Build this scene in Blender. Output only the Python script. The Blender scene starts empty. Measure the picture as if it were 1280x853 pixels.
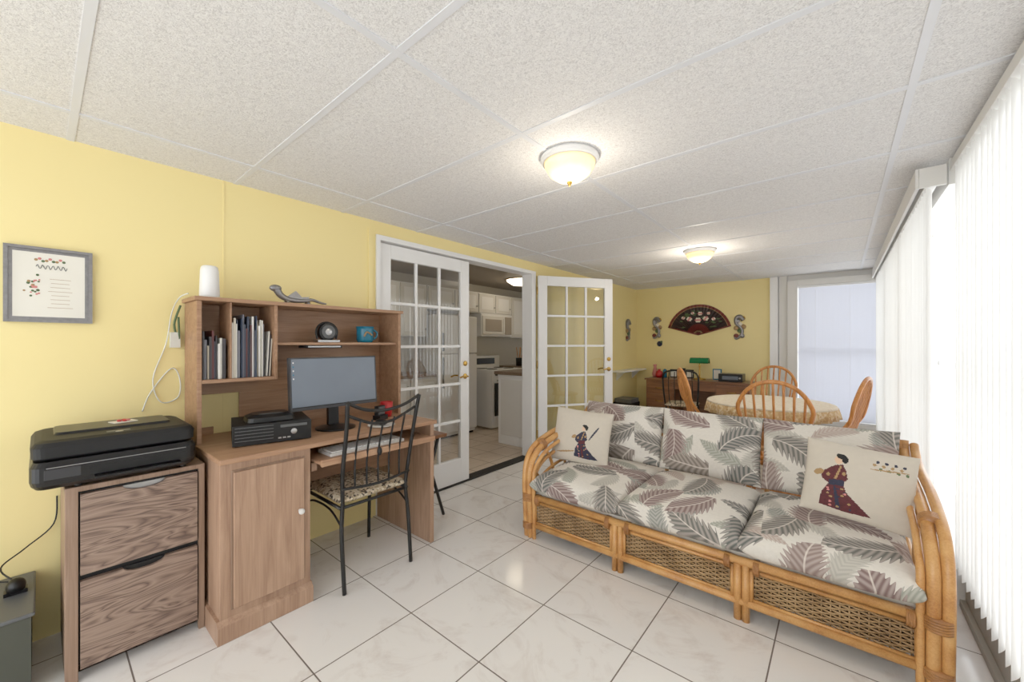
import bpy, math, random
from mathutils import Matrix, Vector
random.seed(7)
scene = bpy.context.scene
pi = math.pi

# ---------------------------------------------------------------- materials
def L(c):
    out = []
    for v in c:
        v = v / 255.0
        out.append(v / 12.92 if v <= 0.04045 else ((v + 0.055) / 1.055) ** 2.4)
    return (out[0], out[1], out[2], 1.0)

class NT:
    def __init__(s, name):
        s.mat = bpy.data.materials.new(name)
        s.mat.use_nodes = True
        s.nt = s.mat.node_tree
        s.b = s.nt.nodes.get('Principled BSDF')
        s.out = s.nt.nodes.get('Material Output')
    def n(s, t, **kw):
        nd = s.nt.nodes.new(t)
        for k, v in kw.items():
            setattr(nd, k, v)
        return nd
    def put(s, sock, v):
        if v is None: return
        if isinstance(v, bpy.types.NodeSocket): s.nt.links.new(v, sock)
        else: sock.default_value = v
    def m(s, op, a, b=None, c=None):
        nd = s.n('ShaderNodeMath', operation=op)
        s.put(nd.inputs[0], a); s.put(nd.inputs[1], b); s.put(nd.inputs[2], c)
        return nd.outputs[0]
    def vm(s, op, a, b=None):
        nd = s.n('ShaderNodeVectorMath', operation=op)
        s.put(nd.inputs[0], a); s.put(nd.inputs[1], b)
        return nd.outputs[0]
    def mix(s, f, a, b):
        nd = s.n('ShaderNodeMix', data_type='RGBA')
        s.put(nd.inputs[0], f); s.put(nd.inputs[6], a); s.put(nd.inputs[7], b)
        return nd.outputs[2]
    def coord(s, kind='Object', scale=(1, 1, 1), loc=(0, 0, 0), rot=(0, 0, 0)):
        tc = s.n('ShaderNodeTexCoord'); mp = s.n('ShaderNodeMapping')
        s.nt.links.new(tc.outputs[kind], mp.inputs[0])
        mp.inputs['Scale'].default_value = scale; mp.inputs['Location'].default_value = loc
        mp.inputs['Rotation'].default_value = rot
        return mp.outputs[0]
    def noise(s, vec, scale=5, detail=3, rough=0.5, dist=0.0):
        nd = s.n('ShaderNodeTexNoise')
        s.put(nd.inputs['Vector'], vec)
        nd.inputs['Scale'].default_value = scale; nd.inputs['Detail'].default_value = detail
        nd.inputs['Roughness'].default_value = rough; nd.inputs['Distortion'].default_value = dist
        return nd.outputs[0]
    def ramp(s, f, stops, interp='LINEAR'):
        nd = s.n('ShaderNodeValToRGB')
        s.put(nd.inputs[0], f)
        cr = nd.color_ramp; cr.interpolation = interp
        while len(cr.elements) < len(stops): cr.elements.new(0.5)
        for e, (p, c) in zip(cr.elements, stops):
            e.position = p; e.color = c
        return nd.outputs[0]
    def bump(s, h, strength=0.2, dist=0.01):
        nd = s.n('ShaderNodeBump')
        s.put(nd.inputs['Height'], h)
        nd.inputs['Strength'].default_value = strength; nd.inputs['Distance'].default_value = dist
        s.nt.links.new(nd.outputs[0], s.b.inputs['Normal'])
    def base(s, col, rough=0.5, metal=0.0):
        s.put(s.b.inputs['Base Color'], col)
        s.put(s.b.inputs['Roughness'], rough); s.put(s.b.inputs['Metallic'], metal)

def plain(name, rgb, rough=0.5, metal=0.0, var=0.06, nscale=8, spec=None):
    t = NT(name)
    c = L(rgb)
    d = tuple(x * (1 - var * 2) for x in c[:3]) + (1,)
    f = t.noise(t.coord(), nscale, 3)
    t.base(t.mix(f, d, c), rough, metal)
    if spec is not None: t.b.inputs['Specular IOR Level'].default_value = spec
    return t.mat

def wood(name, dark, mid, light, axis='Y', rough=0.45, fine=1.0):
    t = NT(name)
    sc = {'X': (1.2, 14, 14), 'Y': (14, 1.2, 14), 'Z': (14, 14, 1.2)}[axis]
    v = t.coord('Object', sc)
    f1 = t.noise(v, 1.6 * fine, 4, 0.6, 1.2)
    sc2 = tuple(x * 6 if x > 2 else x * 2 for x in sc)
    f2 = t.noise(t.coord('Object', sc2), 2.0, 3, 0.6)
    f = t.m('ADD', t.m('MULTIPLY', f1, 0.65), t.m('MULTIPLY', f2, 0.35))
    t.base(t.ramp(f, [(0.32, L(dark)), (0.5, L(mid)), (0.66, L(light))]), rough)
    t.bump(f, 0.08, 0.002)
    return t.mat

def grain_wood(name, dark, mid, light):
    t = NT(name)
    v = t.coord('Object', (3, 1.6, 9))
    w = t.n('ShaderNodeTexNoise'); t.put(w.inputs['Vector'], v)
    w.inputs['Scale'].default_value = 1.3; w.inputs['Detail'].default_value = 2; w.inputs['Distortion'].default_value = 1.0
    r = t.m('FRACT', t.m('MULTIPLY', w.outputs[0], 11.0))
    tri = t.m('ABSOLUTE', t.m('SUBTRACT', t.m('MULTIPLY', r, 2.0), 1.0))
    f2 = t.noise(t.coord('Object', (40, 5, 160)), 1.5, 3, 0.6)
    f = t.m('ADD', t.m('MULTIPLY', tri, 0.5), t.m('MULTIPLY', f2, 0.5))
    t.base(t.ramp(f, [(0.22, L(dark)), (0.45, L(mid)), (0.75, L(light))]), 0.5)
    return t.mat

def glassy(name, tint=(1, 1, 1, 1), rough=0.02):
    t = NT(name)
    t.nt.nodes.remove(t.b)
    tr = t.n('ShaderNodeBsdfTransparent'); tr.inputs[0].default_value = tint
    gl = t.n('ShaderNodeBsdfGlossy'); gl.inputs['Roughness'].default_value = rough
    fr = t.n('ShaderNodeFresnel'); fr.inputs[0].default_value = 1.5
    mx = t.n('ShaderNodeMixShader')
    f = t.m('MULTIPLY', fr.outputs[0], 2.2)
    t.nt.links.new(f, mx.inputs[0]); t.nt.links.new(tr.outputs[0], mx.inputs[1]); t.nt.links.new(gl.outputs[0], mx.inputs[2])
    t.nt.links.new(mx.outputs[0], t.out.inputs[0])
    return t.mat

def emis(name, rgb, strength, base=(255, 255, 255)):
    t = NT(name)
    t.base(L(base), 0.3)
    f0 = t.noise(t.coord(), 12, 3, 0.6, 1.5)
    f = t.m('MULTIPLY', t.m('ADD', t.m('MULTIPLY', f0, 1.0), 0.5), strength)
    t.b.inputs['Emission Color'].default_value = L(rgb)
    t.put(t.b.inputs['Emission Strength'], f)
    return t.mat

def translucent(name, rgb, amt=0.5):
    t = NT(name); t.nt.nodes.remove(t.b)
    c = L(rgb)
    f = t.noise(t.coord('Object', (30, 30, 1)), 2, 2)
    col = t.mix(f, tuple(x * 0.94 for x in c[:3]) + (1,), c)
    d = t.n('ShaderNodeBsdfDiffuse'); tr = t.n('ShaderNodeBsdfTranslucent')
    t.put(d.inputs[0], col); t.put(tr.inputs[0], col)
    mx = t.n('ShaderNodeMixShader'); mx.inputs[0].default_value = amt
    t.nt.links.new(d.outputs[0], mx.inputs[1]); t.nt.links.new(tr.outputs[0], mx.inputs[2])
    t.nt.links.new(mx.outputs[0], t.out.inputs[0])
    return t.mat

def wallmat():
    t = NT('yellow_wall_paint')
    f = t.noise(t.coord(), 1.3, 3)
    f2 = t.noise(t.coord(), 220, 2)
    t.base(t.mix(f, L((241, 220, 150)), L((245, 227, 160))), 0.55)
    t.bump(f2, 0.08, 0.002)
    return t.mat
def ceilmat():
    t = NT('ceiling_tile_texture')
    v = t.coord()
    f = t.noise(v, 95, 3, 0.6, 2.0)
    f2 = t.noise(v, 260, 2)
    h = t.m('ADD', f, t.m('MULTIPLY', f2, 0.4))
    t.base(t.ramp(f, [(0.38, L((204, 202, 202))), (0.50, L((228, 226, 226))), (0.64, L((238, 237, 236)))]), 0.85)
    t.bump(h, 0.45, 0.005)
    return t.mat
def tilemat(name, size, x0, y0, c1, c2, grout, rough, gw=0.0035):
    t = NT(name)
    tc = t.n('ShaderNodeTexCoord'); sp = t.n('ShaderNodeSeparateXYZ')
    t.nt.links.new(tc.outputs['Object'], sp.inputs[0])
    def ax(o, off):
        q = t.m('DIVIDE', t.m('SUBTRACT', o, off), size)
        fr = t.m('FRACT', q); fl = t.m('FLOOR', q)
        d = t.m('MINIMUM', fr, t.m('SUBTRACT', 1.0, fr))
        return t.m('LESS_THAN', d, gw / size), fl
    gx, ix = ax(sp.outputs[0], x0); gy, iy = ax(sp.outputs[1], y0)
    g = t.m('MAXIMUM', gx, gy)
    cb = t.n('ShaderNodeCombineXYZ'); t.put(cb.inputs[0], ix); t.put(cb.inputs[1], iy)
    wn = t.n('ShaderNodeTexWhiteNoise'); t.put(wn.inputs[0], cb.outputs[0])
    off = t.vm('ADD', tc.outputs['Object'], wn.outputs['Color'])
    mar = t.noise(off, 3.0, 6, 0.65, 1.8)
    col = t.ramp(mar, [(0.30, L(c2)), (0.48, L(c1)), (0.75, L(c1))])
    dk = t.m('MULTIPLY', wn.outputs['Value'], 0.05)
    col = t.mix(dk, col, L((150, 140, 130)))
    t.base(t.mix(g, col, L(grout)), t.m('ADD', t.m('MULTIPLY', g, 0.6), rough))
    t.bump(t.m('SUBTRACT', 1.0, g), 0.4, 0.002)
    return t.mat
def leafmat():
    t = NT('tropical_leaf_fabric')
    def layer(scale, offs, wmax, freq, lenx):
        v = t.coord('UV', (scale, scale, 1), (offs, offs * 0.7, 0))
        vo = t.n('ShaderNodeTexVoronoi', voronoi_dimensions='2D')
        t.put(vo.inputs['Vector'], v); vo.inputs['Scale'].default_value = 1.0
        vo.inputs['Randomness'].default_value = 0.7
        loc = t.vm('SUBTRACT', v, vo.outputs['Position'])
        cs = t.n('ShaderNodeSeparateColor'); t.put(cs.inputs[0], vo.outputs['Color'])
        vr = t.n('ShaderNodeVectorRotate', rotation_type='Z_AXIS')
        t.put(vr.inputs['Vector'], loc); t.put(vr.inputs['Angle'], t.m('MULTIPLY', cs.outputs[0], 6.28))
        sp = t.n('ShaderNodeSeparateXYZ'); t.put(sp.inputs[0], vr.outputs[0])
        x, y = sp.outputs[0], sp.outputs[1]
        y = t.m('ADD', y, t.m('MULTIPLY', t.m('MULTIPLY', x, x), 0.35))
        ay = t.m('ABSOLUTE', y)
        xn = t.m('DIVIDE', x, lenx)
        w = t.m('MULTIPLY', t.m('SUBTRACT', 1.0, t.m('MULTIPLY', xn, xn)), wmax)
        ph = t.m('MULTIPLY', t.m('SUBTRACT', x, t.m('MULTIPLY', ay, 1.1)), freq)
        st = t.m('SINE', ph)
        w2 = t.m('MULTIPLY', w, t.m('ADD', 0.84, t.m('MULTIPLY', st, 0.16)))
        inside = t.m('LESS_THAN', ay, w2)
        barb = t.m('GREATER_THAN', st, t.m('SUBTRACT', t.m('DIVIDE', ay, wmax * 0.9), 1.6))
        mask = t.m('MULTIPLY', inside, barb)
        rib = t.m('LESS_THAN', ay, 0.012)
        return mask, rib, cs.outputs[1], st
    m1, r1, c1, s1 = layer(3.7, 3.0, 0.34, 52, 0.72)
    m2, r2, c2, s2 = layer(4.6, 11.3, 0.27, 58, 0.72)
    n = t.noise(t.coord('UV'), 60, 2)
    bg = t.mix(n, L((212, 206, 196)), L((230, 224, 215)))
    colb = t.ramp(c2, [(0.0, L((150, 152, 140))), (0.35, L((176, 172, 162))), (0.65, L((134, 136, 130))), (0.85, L((178, 158, 148)))], 'CONSTANT')
    cola = t.ramp(c1, [(0.0, L((122, 98, 95))), (0.25, L((100, 100, 94))), (0.5, L((140, 120, 114))), (0.65, L((90, 94, 90))), (0.86, L((124, 114, 104)))], 'CONSTANT')
    sh = t.m('MULTIPLY', t.m('ADD', s1, 1.0), 0.24)
    cola = t.mix(sh, cola, L((205, 192, 184)))
    colb = t.mix(t.m('MULTIPLY', t.m('ADD', s2, 1.0), 0.22), colb, L((214, 208, 198)))
    c = t.mix(m2, bg, colb)
    c = t.mix(m1, c, cola)
    c = t.mix(t.m('MULTIPLY', t.m('MULTIPLY', m1, r1), 0.7), c, L((225, 215, 205)))
    t.base(c, 0.85)
    wv = t.noise(t.coord('UV'), 500, 1)
    t.bump(wv, 0.12, 0.001)
    return t.mat
def rattanmat(name, d, m_, l):
    t = NT(name)
    f = t.noise(t.coord('Object', (5, 5, 5)), 2.0, 3, 0.5)
    f2 = t.noise(t.coord('Object', (60, 60, 60)), 3.0, 2)
    f = t.m('ADD', t.m('MULTIPLY', f, 0.7), t.m('MULTIPLY', f2, 0.3))
    t.base(t.ramp(f, [(0.30, L(d)), (0.5, L(m_)), (0.72, L(l))]), 0.32)
    return t.mat
def floralmat(name, stops, scale):
    t = NT(name)
    vo = t.n('ShaderNodeTexVoronoi'); t.put(vo.inputs['Vector'], t.coord()); vo.inputs['Scale'].default_value = scale
    cs = t.n('ShaderNodeSeparateColor'); t.put(cs.inputs[0], vo.outputs['Color'])
    t.base(t.ramp(cs.outputs[0], stops, 'CONSTANT'), 0.8)
    return t.mat

M = {}
M['wall'] = wallmat()
M['ceil'] = ceilmat()
M['tbar'] = plain('ceiling_grid_paint', (222, 223, 228), 0.5, 0, 0.02)
M['floor'] = tilemat('marble_floor_tile', 0.457, -1.133, 1.605, (235, 231, 227), (218, 210, 204), (108, 96, 88), 0.13, 0.0028)
M['kfloor'] = tilemat('beige_kitchen_tile', 0.305, 0.1, 0.1, (214, 196, 176), (196, 174, 150), (150, 130, 110), 0.3)
M['white'] = plain('white_paint', (240, 240, 240), 0.35, 0, 0.015)
M['offwhite'] = plain('offwhite_paint', (224, 222, 218), 0.45, 0, 0.02)
M['greytrim'] = plain('grey_trim', (168, 162, 150), 0.5, 0, 0.04)
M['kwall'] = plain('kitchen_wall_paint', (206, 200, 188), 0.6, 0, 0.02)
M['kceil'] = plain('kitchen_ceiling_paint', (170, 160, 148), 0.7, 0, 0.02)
M['counter'] = plain('brown_counter', (132, 108, 88), 0.35, 0, 0.2, 60)
M['black'] = plain('black_plastic', (16, 16, 18), 0.32, 0, 0.1, 8, 0.35)
M['blackm'] = plain('black_matte', (24, 24, 25), 0.55, 0, 0.1, 8, 0.3)
M['iron'] = plain('black_iron', (28, 27, 27), 0.4, 0.3, 0.1)
M['grey'] = plain('grey_plastic', (84, 86, 88), 0.4)
M['silver'] = plain('brushed_silver', (180, 180, 182), 0.3, 0.9)
M['pewter'] = plain('pewter_frame', (150, 148, 150), 0.35, 0.7, 0.2, 60)
M['brass'] = plain('brass', (200, 160, 80), 0.25, 0.9)
M['deskwood'] = wood('desk_laminate', (142, 108, 86), (166, 131, 106), (182, 148, 122), 'Z')
M['desktop'] = wood('desk_top_laminate', (146, 106, 80), (168, 128, 98), (184, 146, 114), 'Y')
M['hutchw'] = wood('hutch_laminate', (138, 100, 72), (160, 120, 90), (174, 136, 104), 'Y')
M['cabfront'] = grain_wood('cabinet_oak_front', (90, 70, 60), (130, 106, 92), (152, 128, 112))
M['cabside'] = wood('cabinet_frame', (118, 92, 72), (140, 112, 92), (154, 126, 106), 'Z')
M['rattan'] = rattanmat('rattan_pole', (170, 110, 56), (202, 146, 84), (220, 170, 108))
M['rattand'] = rattanmat('rattan_binding', (132, 82, 40), (162, 108, 58), (182, 126, 70))
M['weave'] = rattanmat('rattan_weave', (120, 88, 54), (162, 128, 86), (190, 156, 112))
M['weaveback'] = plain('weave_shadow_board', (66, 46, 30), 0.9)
M['leaf'] = leafmat()
M['pillow'] = plain('linen_pillow', (208, 198, 183), 0.9, 0, 0.05, 40)
M['mattress'] = plain('sofa_platform_cloth', (224, 216, 204), 0.9, 0, 0.03)
M['honey'] = wood('honey_oak', (160, 94, 38), (202, 132, 66), (220, 154, 90), 'Z', 0.3)
M['brownw'] = wood('brown_desk_wood', (92, 56, 34), (126, 82, 52), (148, 100, 66), 'X', 0.35)
M['glass'] = glassy('door_glass', (0.93, 0.95, 0.95, 1))
M['blind'] = translucent('vertical_blind_vinyl', (242, 241, 238), 0.23)
M['mini'] = translucent('mini_blind_vinyl', (226, 228, 236), 0.17)
M['lampglass'] = emis('alabaster_glass', (255, 210, 130), 0.85, (255, 240, 205))
M['kitlamp'] = emis('kitchen_lamp_glass', (255, 236, 205), 7.0)
M['screen'] = plain('monitor_screen', (112, 122, 136), 0.2, 0, 0.12, 3)
M['bezel'] = plain('monitor_bezel', (44, 44, 48), 0.3)
M['teal'] = plain('teal_glaze', (30, 120, 150), 0.25, 0, 0.15)
M['red'] = plain('red_glaze', (190, 30, 34), 0.3)
M['green'] = plain('green_glass_shade', (20, 120, 70), 0.12)
M['dkgreen'] = plain('dark_olive_plastic', (66, 68, 58), 0.6)
M['paper'] = plain('paper', (236, 232, 220), 0.8, 0, 0.03)
M['cord'] = plain('white_cord', (224, 224, 214), 0.5)
M['cloth'] = floralmat('table_cloth_lace', [(0, L((232, 220, 198))), (0.5, L((236, 225, 204))), (0.8, L((224, 208, 182)))], 60)
M['goldcloth'] = floralmat('gold_fringe', [(0, L((210, 178, 128))), (0.5, L((224, 202, 164))), (0.8, L((196, 158, 108)))], 60)
M['seatfab'] = floralmat('seat_floral_fabric', [(0, L((196, 178, 150))), (0.4, L((160, 140, 112))), (0.62, L((70, 58, 48))), (0.78, L((214, 200, 176)))], 85)
M['maroon'] = plain('maroon_thread', (104, 40, 46), 0.8, 0, 0.35, 120)
M['navy'] = plain('navy_thread', (48, 50, 74), 0.8, 0, 0.3, 120)
M['skin'] = plain('skin_thread', (226, 190, 160), 0.8)
M['tan'] = plain('tan_thread', (170, 136, 92), 0.8)
M['pink'] = plain('pink_petal', (214, 132, 128), 0.7)
M['cream'] = plain('cream_petal', (240, 230, 208), 0.7)
M['leafgreen'] = plain('leaf_green', (84, 104, 66), 0.7)
M['fanleaf'] = plain('fan_silk', (52, 30, 28), 0.5, 0, 0.3, 30)
M['fanedge'] = plain('fan_edge', (132, 52, 42), 0.5, 0, 0.3, 60)

# ---------------------------------------------------------------- builder
class B:
    def __init__(s):
        s.v = []; s.f = []; s.m = []; s.sm = []; s.mats = []; s.X = Matrix.Identity(4)
    def add(s, vs, fs, mat, smooth=False):
        o = len(s.v)
        s.v += [tuple(s.X @ Vector(p)) for p in vs]
        if mat not in s.mats: s.mats.append(mat)
        mi = s.mats.index(mat)
        for f in fs:
            s.f.append([i + o for i in f]); s.m.append(mi); s.sm.append(smooth)
    def box(s, x0, x1, y0, y1, z0, z1, mat):
        vs = [(x0, y0, z0), (x1, y0, z0), (x1, y1, z0), (x0, y1, z0), (x0, y0, z1), (x1, y0, z1), (x1, y1, z1), (x0, y1, z1)]
        s.add(vs, [(0, 3, 2, 1), (4, 5, 6, 7), (0, 1, 5, 4), (1, 2, 6, 5), (2, 3, 7, 6), (3, 0, 4, 7)], mat)
    def prism(s, poly, axis, a, b, mat, smooth=False):
        n = len(poly)
        def P(p, c):
            if axis == 'X': return (c, p[0], p[1])
            if axis == 'Y': return (p[0], c, p[1])
            return (p[0], p[1], c)
        vs = [P(p, a) for p in poly] + [P(p, b) for p in poly]
        fs = [tuple(range(n))[::-1], tuple(range(n, 2 * n))]
        s.add(vs, fs, mat)
        s.add(vs, [(i, (i + 1) % n, (i + 1) % n + n, i + n) for i in range(n)], mat, smooth)
    def tube(s, pts, r, mat, n=8, smooth_pts=0, closed=False, r2=None):
        pts = [Vector(p) for p in pts]
        if smooth_pts and len(pts) > 2:
            q = []
            N = len(pts)
            rng = range(N if closed else N - 1)
            for i in rng:
                if closed: p0, p1, p2, p3 = pts[(i - 1) % N], pts[i], pts[(i + 1) % N], pts[(i + 2) % N]
                else: p0, p1, p2, p3 = pts[max(i - 1, 0)], pts[i], pts[i + 1], pts[min(i + 2, N - 1)]
                for k in range(smooth_pts):
                    u = k / smooth_pts
                    q.append(0.5 * ((2 * p1) + (-p0 + p2) * u + (2 * p0 - 5 * p1 + 4 * p2 - p3) * u * u + (-p0 + 3 * p1 - 3 * p2 + p3) * u ** 3))
            if not closed: q.append(pts[-1])
            pts = q
        N = len(pts); vs = []; prev = None
        for i, p in enumerate(pts):
            if closed: tg = pts[(i + 1) % N] - pts[i - 1]
            else: tg = pts[min(i + 1, N - 1)] - pts[max(i - 1, 0)]
            if tg.length < 1e-9: tg = Vector((0, 0, 1))
            tg.normalize()
            if prev is None:
                a = Vector((0, 0, 1)) if abs(tg.z) < 0.9 else Vector((1, 0, 0))
                nn = tg.cross(a).normalized()
            else:
                nn = (prev - tg * prev.dot(tg)).normalized()
            prev = nn; bb = tg.cross(nn)
            rr = r if r2 is None else r + (r2 - r) * i / (N - 1)
            for k in range(n):
                a = 2 * pi * k / n
                vs.append(p + nn * math.cos(a) * rr + bb * math.sin(a) * rr)
        fs = []
        for i in range(N if closed else N - 1):
            j = (i + 1) % N
            for k in range(n):
                k2 = (k + 1) % n
                fs.append((i * n + k, i * n + k2, j * n + k2, j * n + k))
        if not closed:
            fs.append(tuple(range(n))[::-1]); fs.append(tuple(range((N - 1) * n, N * n)))
        s.add(vs, fs, mat, True)
    def cyl(s, p0, p1, r, mat, n=16, r2=None):
        s.tube([p0, p1], r, mat, n, r2=r2)
    def lathe(s, prof, c, mat, n=32, smooth=True, ripple=None):
        vs = []
        for (r, z) in prof:
            for k in range(n):
                a = 2 * pi * k / n
                rr = r
                if ripple: rr = r + ripple(a, z)
                vs.append((c[0] + rr * math.cos(a), c[1] + rr * math.sin(a), c[2] + z))
        fs = []
        for i in range(len(prof) - 1):
            for k in range(n):
                k2 = (k + 1) % n
                fs.append((i * n + k, i * n + k2, (i + 1) * n + k2, (i + 1) * n + k))
        if prof[0][0] > 1e-5: fs.append(tuple(range(n))[::-1])
        if prof[-1][0] > 1e-5: fs.append(tuple(range((len(prof) - 1) * n, len(prof) * n)))
        s.add(vs, fs, mat, smooth)
    def ball(s, c, r, mat, n=12, sc=(1, 1, 1)):
        vs = []; fs = []
        for i in range(n + 1):
            th = pi * i / n
            for k in range(n * 2):
                a = pi * k / n
                vs.append((c[0] + r * sc[0] * math.sin(th) * math.cos(a), c[1] + r * sc[1] * math.sin(th) * math.sin(a), c[2] + r * sc[2] * math.cos(th)))
        w = n * 2
        for i in range(n):
            for k in range(w):
                fs.append((i * w + k, (i + 1) * w + k, (i + 1) * w + (k + 1) % w, i * w + (k + 1) % w))
        s.add(vs, fs, mat, True)
    def cushion(s, w, d, h, mat, n=28, p=5.0, puff=0.35, figs=None, wob=0.0, crease=0.0):
        """soft box centred on the origin, w along x, d along y, h along z"""
        ph = random.random() * 6
        for sg in (1, -1):
            vs = []; fs = []; fm = []
            for i in range(n + 1):
                for j in range(n + 1):
                    u = -1 + 2 * i / n; v = -1 + 2 * j / n
                    u = math.copysign(1 - (1 - abs(u)) ** 1.6, u); v = math.copysign(1 - (1 - abs(v)) ** 1.6, v)
                    e = max(0.0, (1 - abs(u) ** p)) * max(0.0, (1 - abs(v) ** p))
                    e = e ** 0.42
                    dome = (1 - puff) + puff * (1 - u * u) * (1 - v * v)
                    wv = 1 + wob * math.sin(u * 4 + ph) * math.cos(v * 3 + ph)
                    wv += crease * math.sin(9 * (u * math.cos(ph) + v * math.sin(ph)) + 2 * math.sin(3 * v + ph)) * (u * u + v * v) * 0.5
                    inx = 1 - 0.035 * (1 - v * v); iny = 1 - 0.035 * (1 - u * u)
                    vs.append((u * w / 2 * inx, v * d / 2 * iny, sg * h / 2 * e * dome * wv))
            for i in range(n):
                for j in range(n):
                    a = i * (n + 1) + j
                    q = (a, a + n + 1, a + n + 2, a + 1)
                    if sg < 0: q = q[::-1]
                    mm = mat
                    if figs and sg > 0:
                        cx = (vs[a][0] + vs[a + n + 2][0]) / 2; cy = (vs[a][1] + vs[a + n + 2][1]) / 2
                        for poly, pm in figs:
                            if pin(cx, cy, poly): mm = pm
                    fs.append(q); fm.append(mm)
            if figs and sg > 0:
                o = len(s.v)
                s.v += [tuple(s.X @ Vector(p_)) for p_ in vs]
                for f, mm in zip(fs, fm):
                    if mm not in s.mats: s.mats.append(mm)
                    s.f.append([i + o for i in f]); s.m.append(s.mats.index(mm)); s.sm.append(True)
            else:
                s.add(vs, fs, mat, True)
    def build(s, name, parent=None, bevel=0.0, uv=False, weld=False, uvoff=(0, 0)):
        me = bpy.data.meshes.new(name)
        me.from_pydata(s.v, [], s.f)
        for m in s.mats: me.materials.append(m)
        me.polygons.foreach_set('material_index', s.m)
        me.polygons.foreach_set('use_smooth', s.sm)
        me.update()
        if uv:
            ul = me.uv_layers.new(name='UVMap')
            for lp in me.loops:
                co = me.vertices[lp.vertex_index].co
                ul.data[lp.index].uv = (co.x + uvoff[0], co.y + co.z + uvoff[1])
        ob = bpy.data.objects.new(name, me)
        scene.collection.objects.link(ob)
        if weld:
            w = ob.modifiers.new('weld', 'WELD'); w.merge_threshold = 0.0004
        if bevel > 0:
            b = ob.modifiers.new('bevel', 'BEVEL'); b.width = bevel; b.segments = 2
            b.limit_method = 'ANGLE'; b.angle_limit = math.radians(50)
        if parent: ob.parent = parent
        return ob
def pin(x, y, poly):
    c = False; n = len(poly); j = n - 1
    for i in range(n):
        xi, yi = poly[i]; xj, yj = poly[j]
        if (yi > y) != (yj > y) and x < (xj - xi) * (y - yi) / (yj - yi + 1e-12) + xi: c = not c
        j = i
    return c
def empty(name, loc=(0, 0, 0)):
    e = bpy.data.objects.new(name, None); scene.collection.objects.link(e)
    return e
def T(x=0, y=0, z=0, rx=0, ry=0, rz=0):
    return Matrix.Translation((x, y, z)) @ Matrix.Rotation(math.radians(rz), 4, 'Z') @ Matrix.Rotation(math.radians(ry), 4, 'Y') @ Matrix.Rotation(math.radians(rx), 4, 'X')

H = 2.231
WL = -2.70
FY = 6.60
BY = -1.7
SY = 2.92      # where the two runs of blinds meet
# ---------------------------------------------------------------- room shell
b = B(); b.box(WL - 0.12, 0.62, BY, FY + 0.12, -0.1, 0, M['floor']); b.build('floor')
b = B(); b.box(-5.2, WL - 0.12, 0.8, 7.4, -0.1, -0.001, M['kfloor']); b.build('floor_kitchen')
b = B(); b.box(WL - 0.12, 0.62, BY, FY + 0.12, H, H + 0.1, M['ceil']); b.build('ceiling')
b = B()
for x in (-2.37, -1.085, 0.20): b.box(x - 0.0125, x + 0.0125, BY, FY, H - 0.004, H + 0.01, M['tbar'])
y = 0.09 - 0.64 * 2
while y < FY:
    b.box(WL, 0.6, y - 0.0125, y + 0.0125, H - 0.0035, H + 0.01, M['tbar']); y += 0.64
b.build('trim_ceiling_grid')

b = B()
DT = 2.13
b.box(WL - 0.12, WL, BY, 1.63, 0, H, M['wall'])
b.box(WL - 0.12, WL, 1.63, 3.65, DT, H, M['wall'])
b.box(WL - 0.12, WL, 3.65, FY + 0.1, 0, H, M['wall'])
b.box(WL, WL + 0.003, 0.668, 0.676, 0, H, M['wall'])
b.box(WL, WL + 0.012, 1.565, 1.60, 0, DT + 0.03, M['wall'])
b.build('wall_left')
b = B()
b.box(WL - 0.12, -0.74, FY, FY + 0.12, 0, H, M['wall'])
b.box(-0.74, 0.62, FY, FY + 0.12, 0, 0.28, M['offwhite'])
b.box(-0.74, 0.62, FY, FY + 0.12, 2.10, H, M['offwhite'])
b.box(-0.74, -0.44, FY, FY + 0.12, 0.28, 2.10, M['offwhite'])
b.build('wall_far')
b = B()
b.box(-0.755, -0.66, FY - 0.05, FY, 0, H, M['white'])
b.box(-0.65, -0.555, FY - 0.03, FY, 0, H, M['offwhite'])
b.box(-0.552, -0.44, FY - 0.07, FY, 0, 2.16, M['offwhite'])
b.box(-0.439, 0.40, FY - 0.07, FY, 2.08, 2.16, M['offwhite'])
b.box(-0.439, 0.40, FY - 0.05, FY, 0.24, 0.29, M['white'])
b.box(0.365, 0.42, FY - 0.04, FY, 0.0, 2.08, M['offwhite'])
b.build('trim_far_window', bevel=0.003)
# right wall (windows)
b = B()
b.box(0.50, 0.62, BY, SY, 0, 0.24, M['offwhite'])
b.box(0.50, 0.62, BY, SY, 2.12, H, M['offwhite'])
b.box(0.42, 0.62, SY, FY + 0.1, 0, 0.24, M['offwhite'])
b.box(0.42, 0.62, SY, FY + 0.1, 2.10, H, M['offwhite'])
for y in (-1.65, 0.1, 1.5, SY, 4.2, 5.4, 6.5):
    b.box(0.53, 0.60, y, y + 0.08, 0.24, 2.10, M['white'])
b.build('wall_right')
b = B()
b.box(0.455, 0.50, BY, SY, 0, 0.035, M['greytrim'])
b.box(0.475, 0.50, BY, SY, 0.035, 0.20, M['greytrim'])
b.box(0.39, 0.42, SY, FY, 0, 0.2, M['greytrim'])
b.build('baseboard_right', bevel=0.003)
b = B()
for (y0, y1) in ((-1.57, 0.1), (0.18, 1.5), (1.58, SY), (SY + .08, 4.2), (4.28, 5.4), (5.48, 6.5)):
    b.box(0.555, 0.575, y0, y1, 1.14, 1.18, M['white'])
b.build('window_1')

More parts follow.
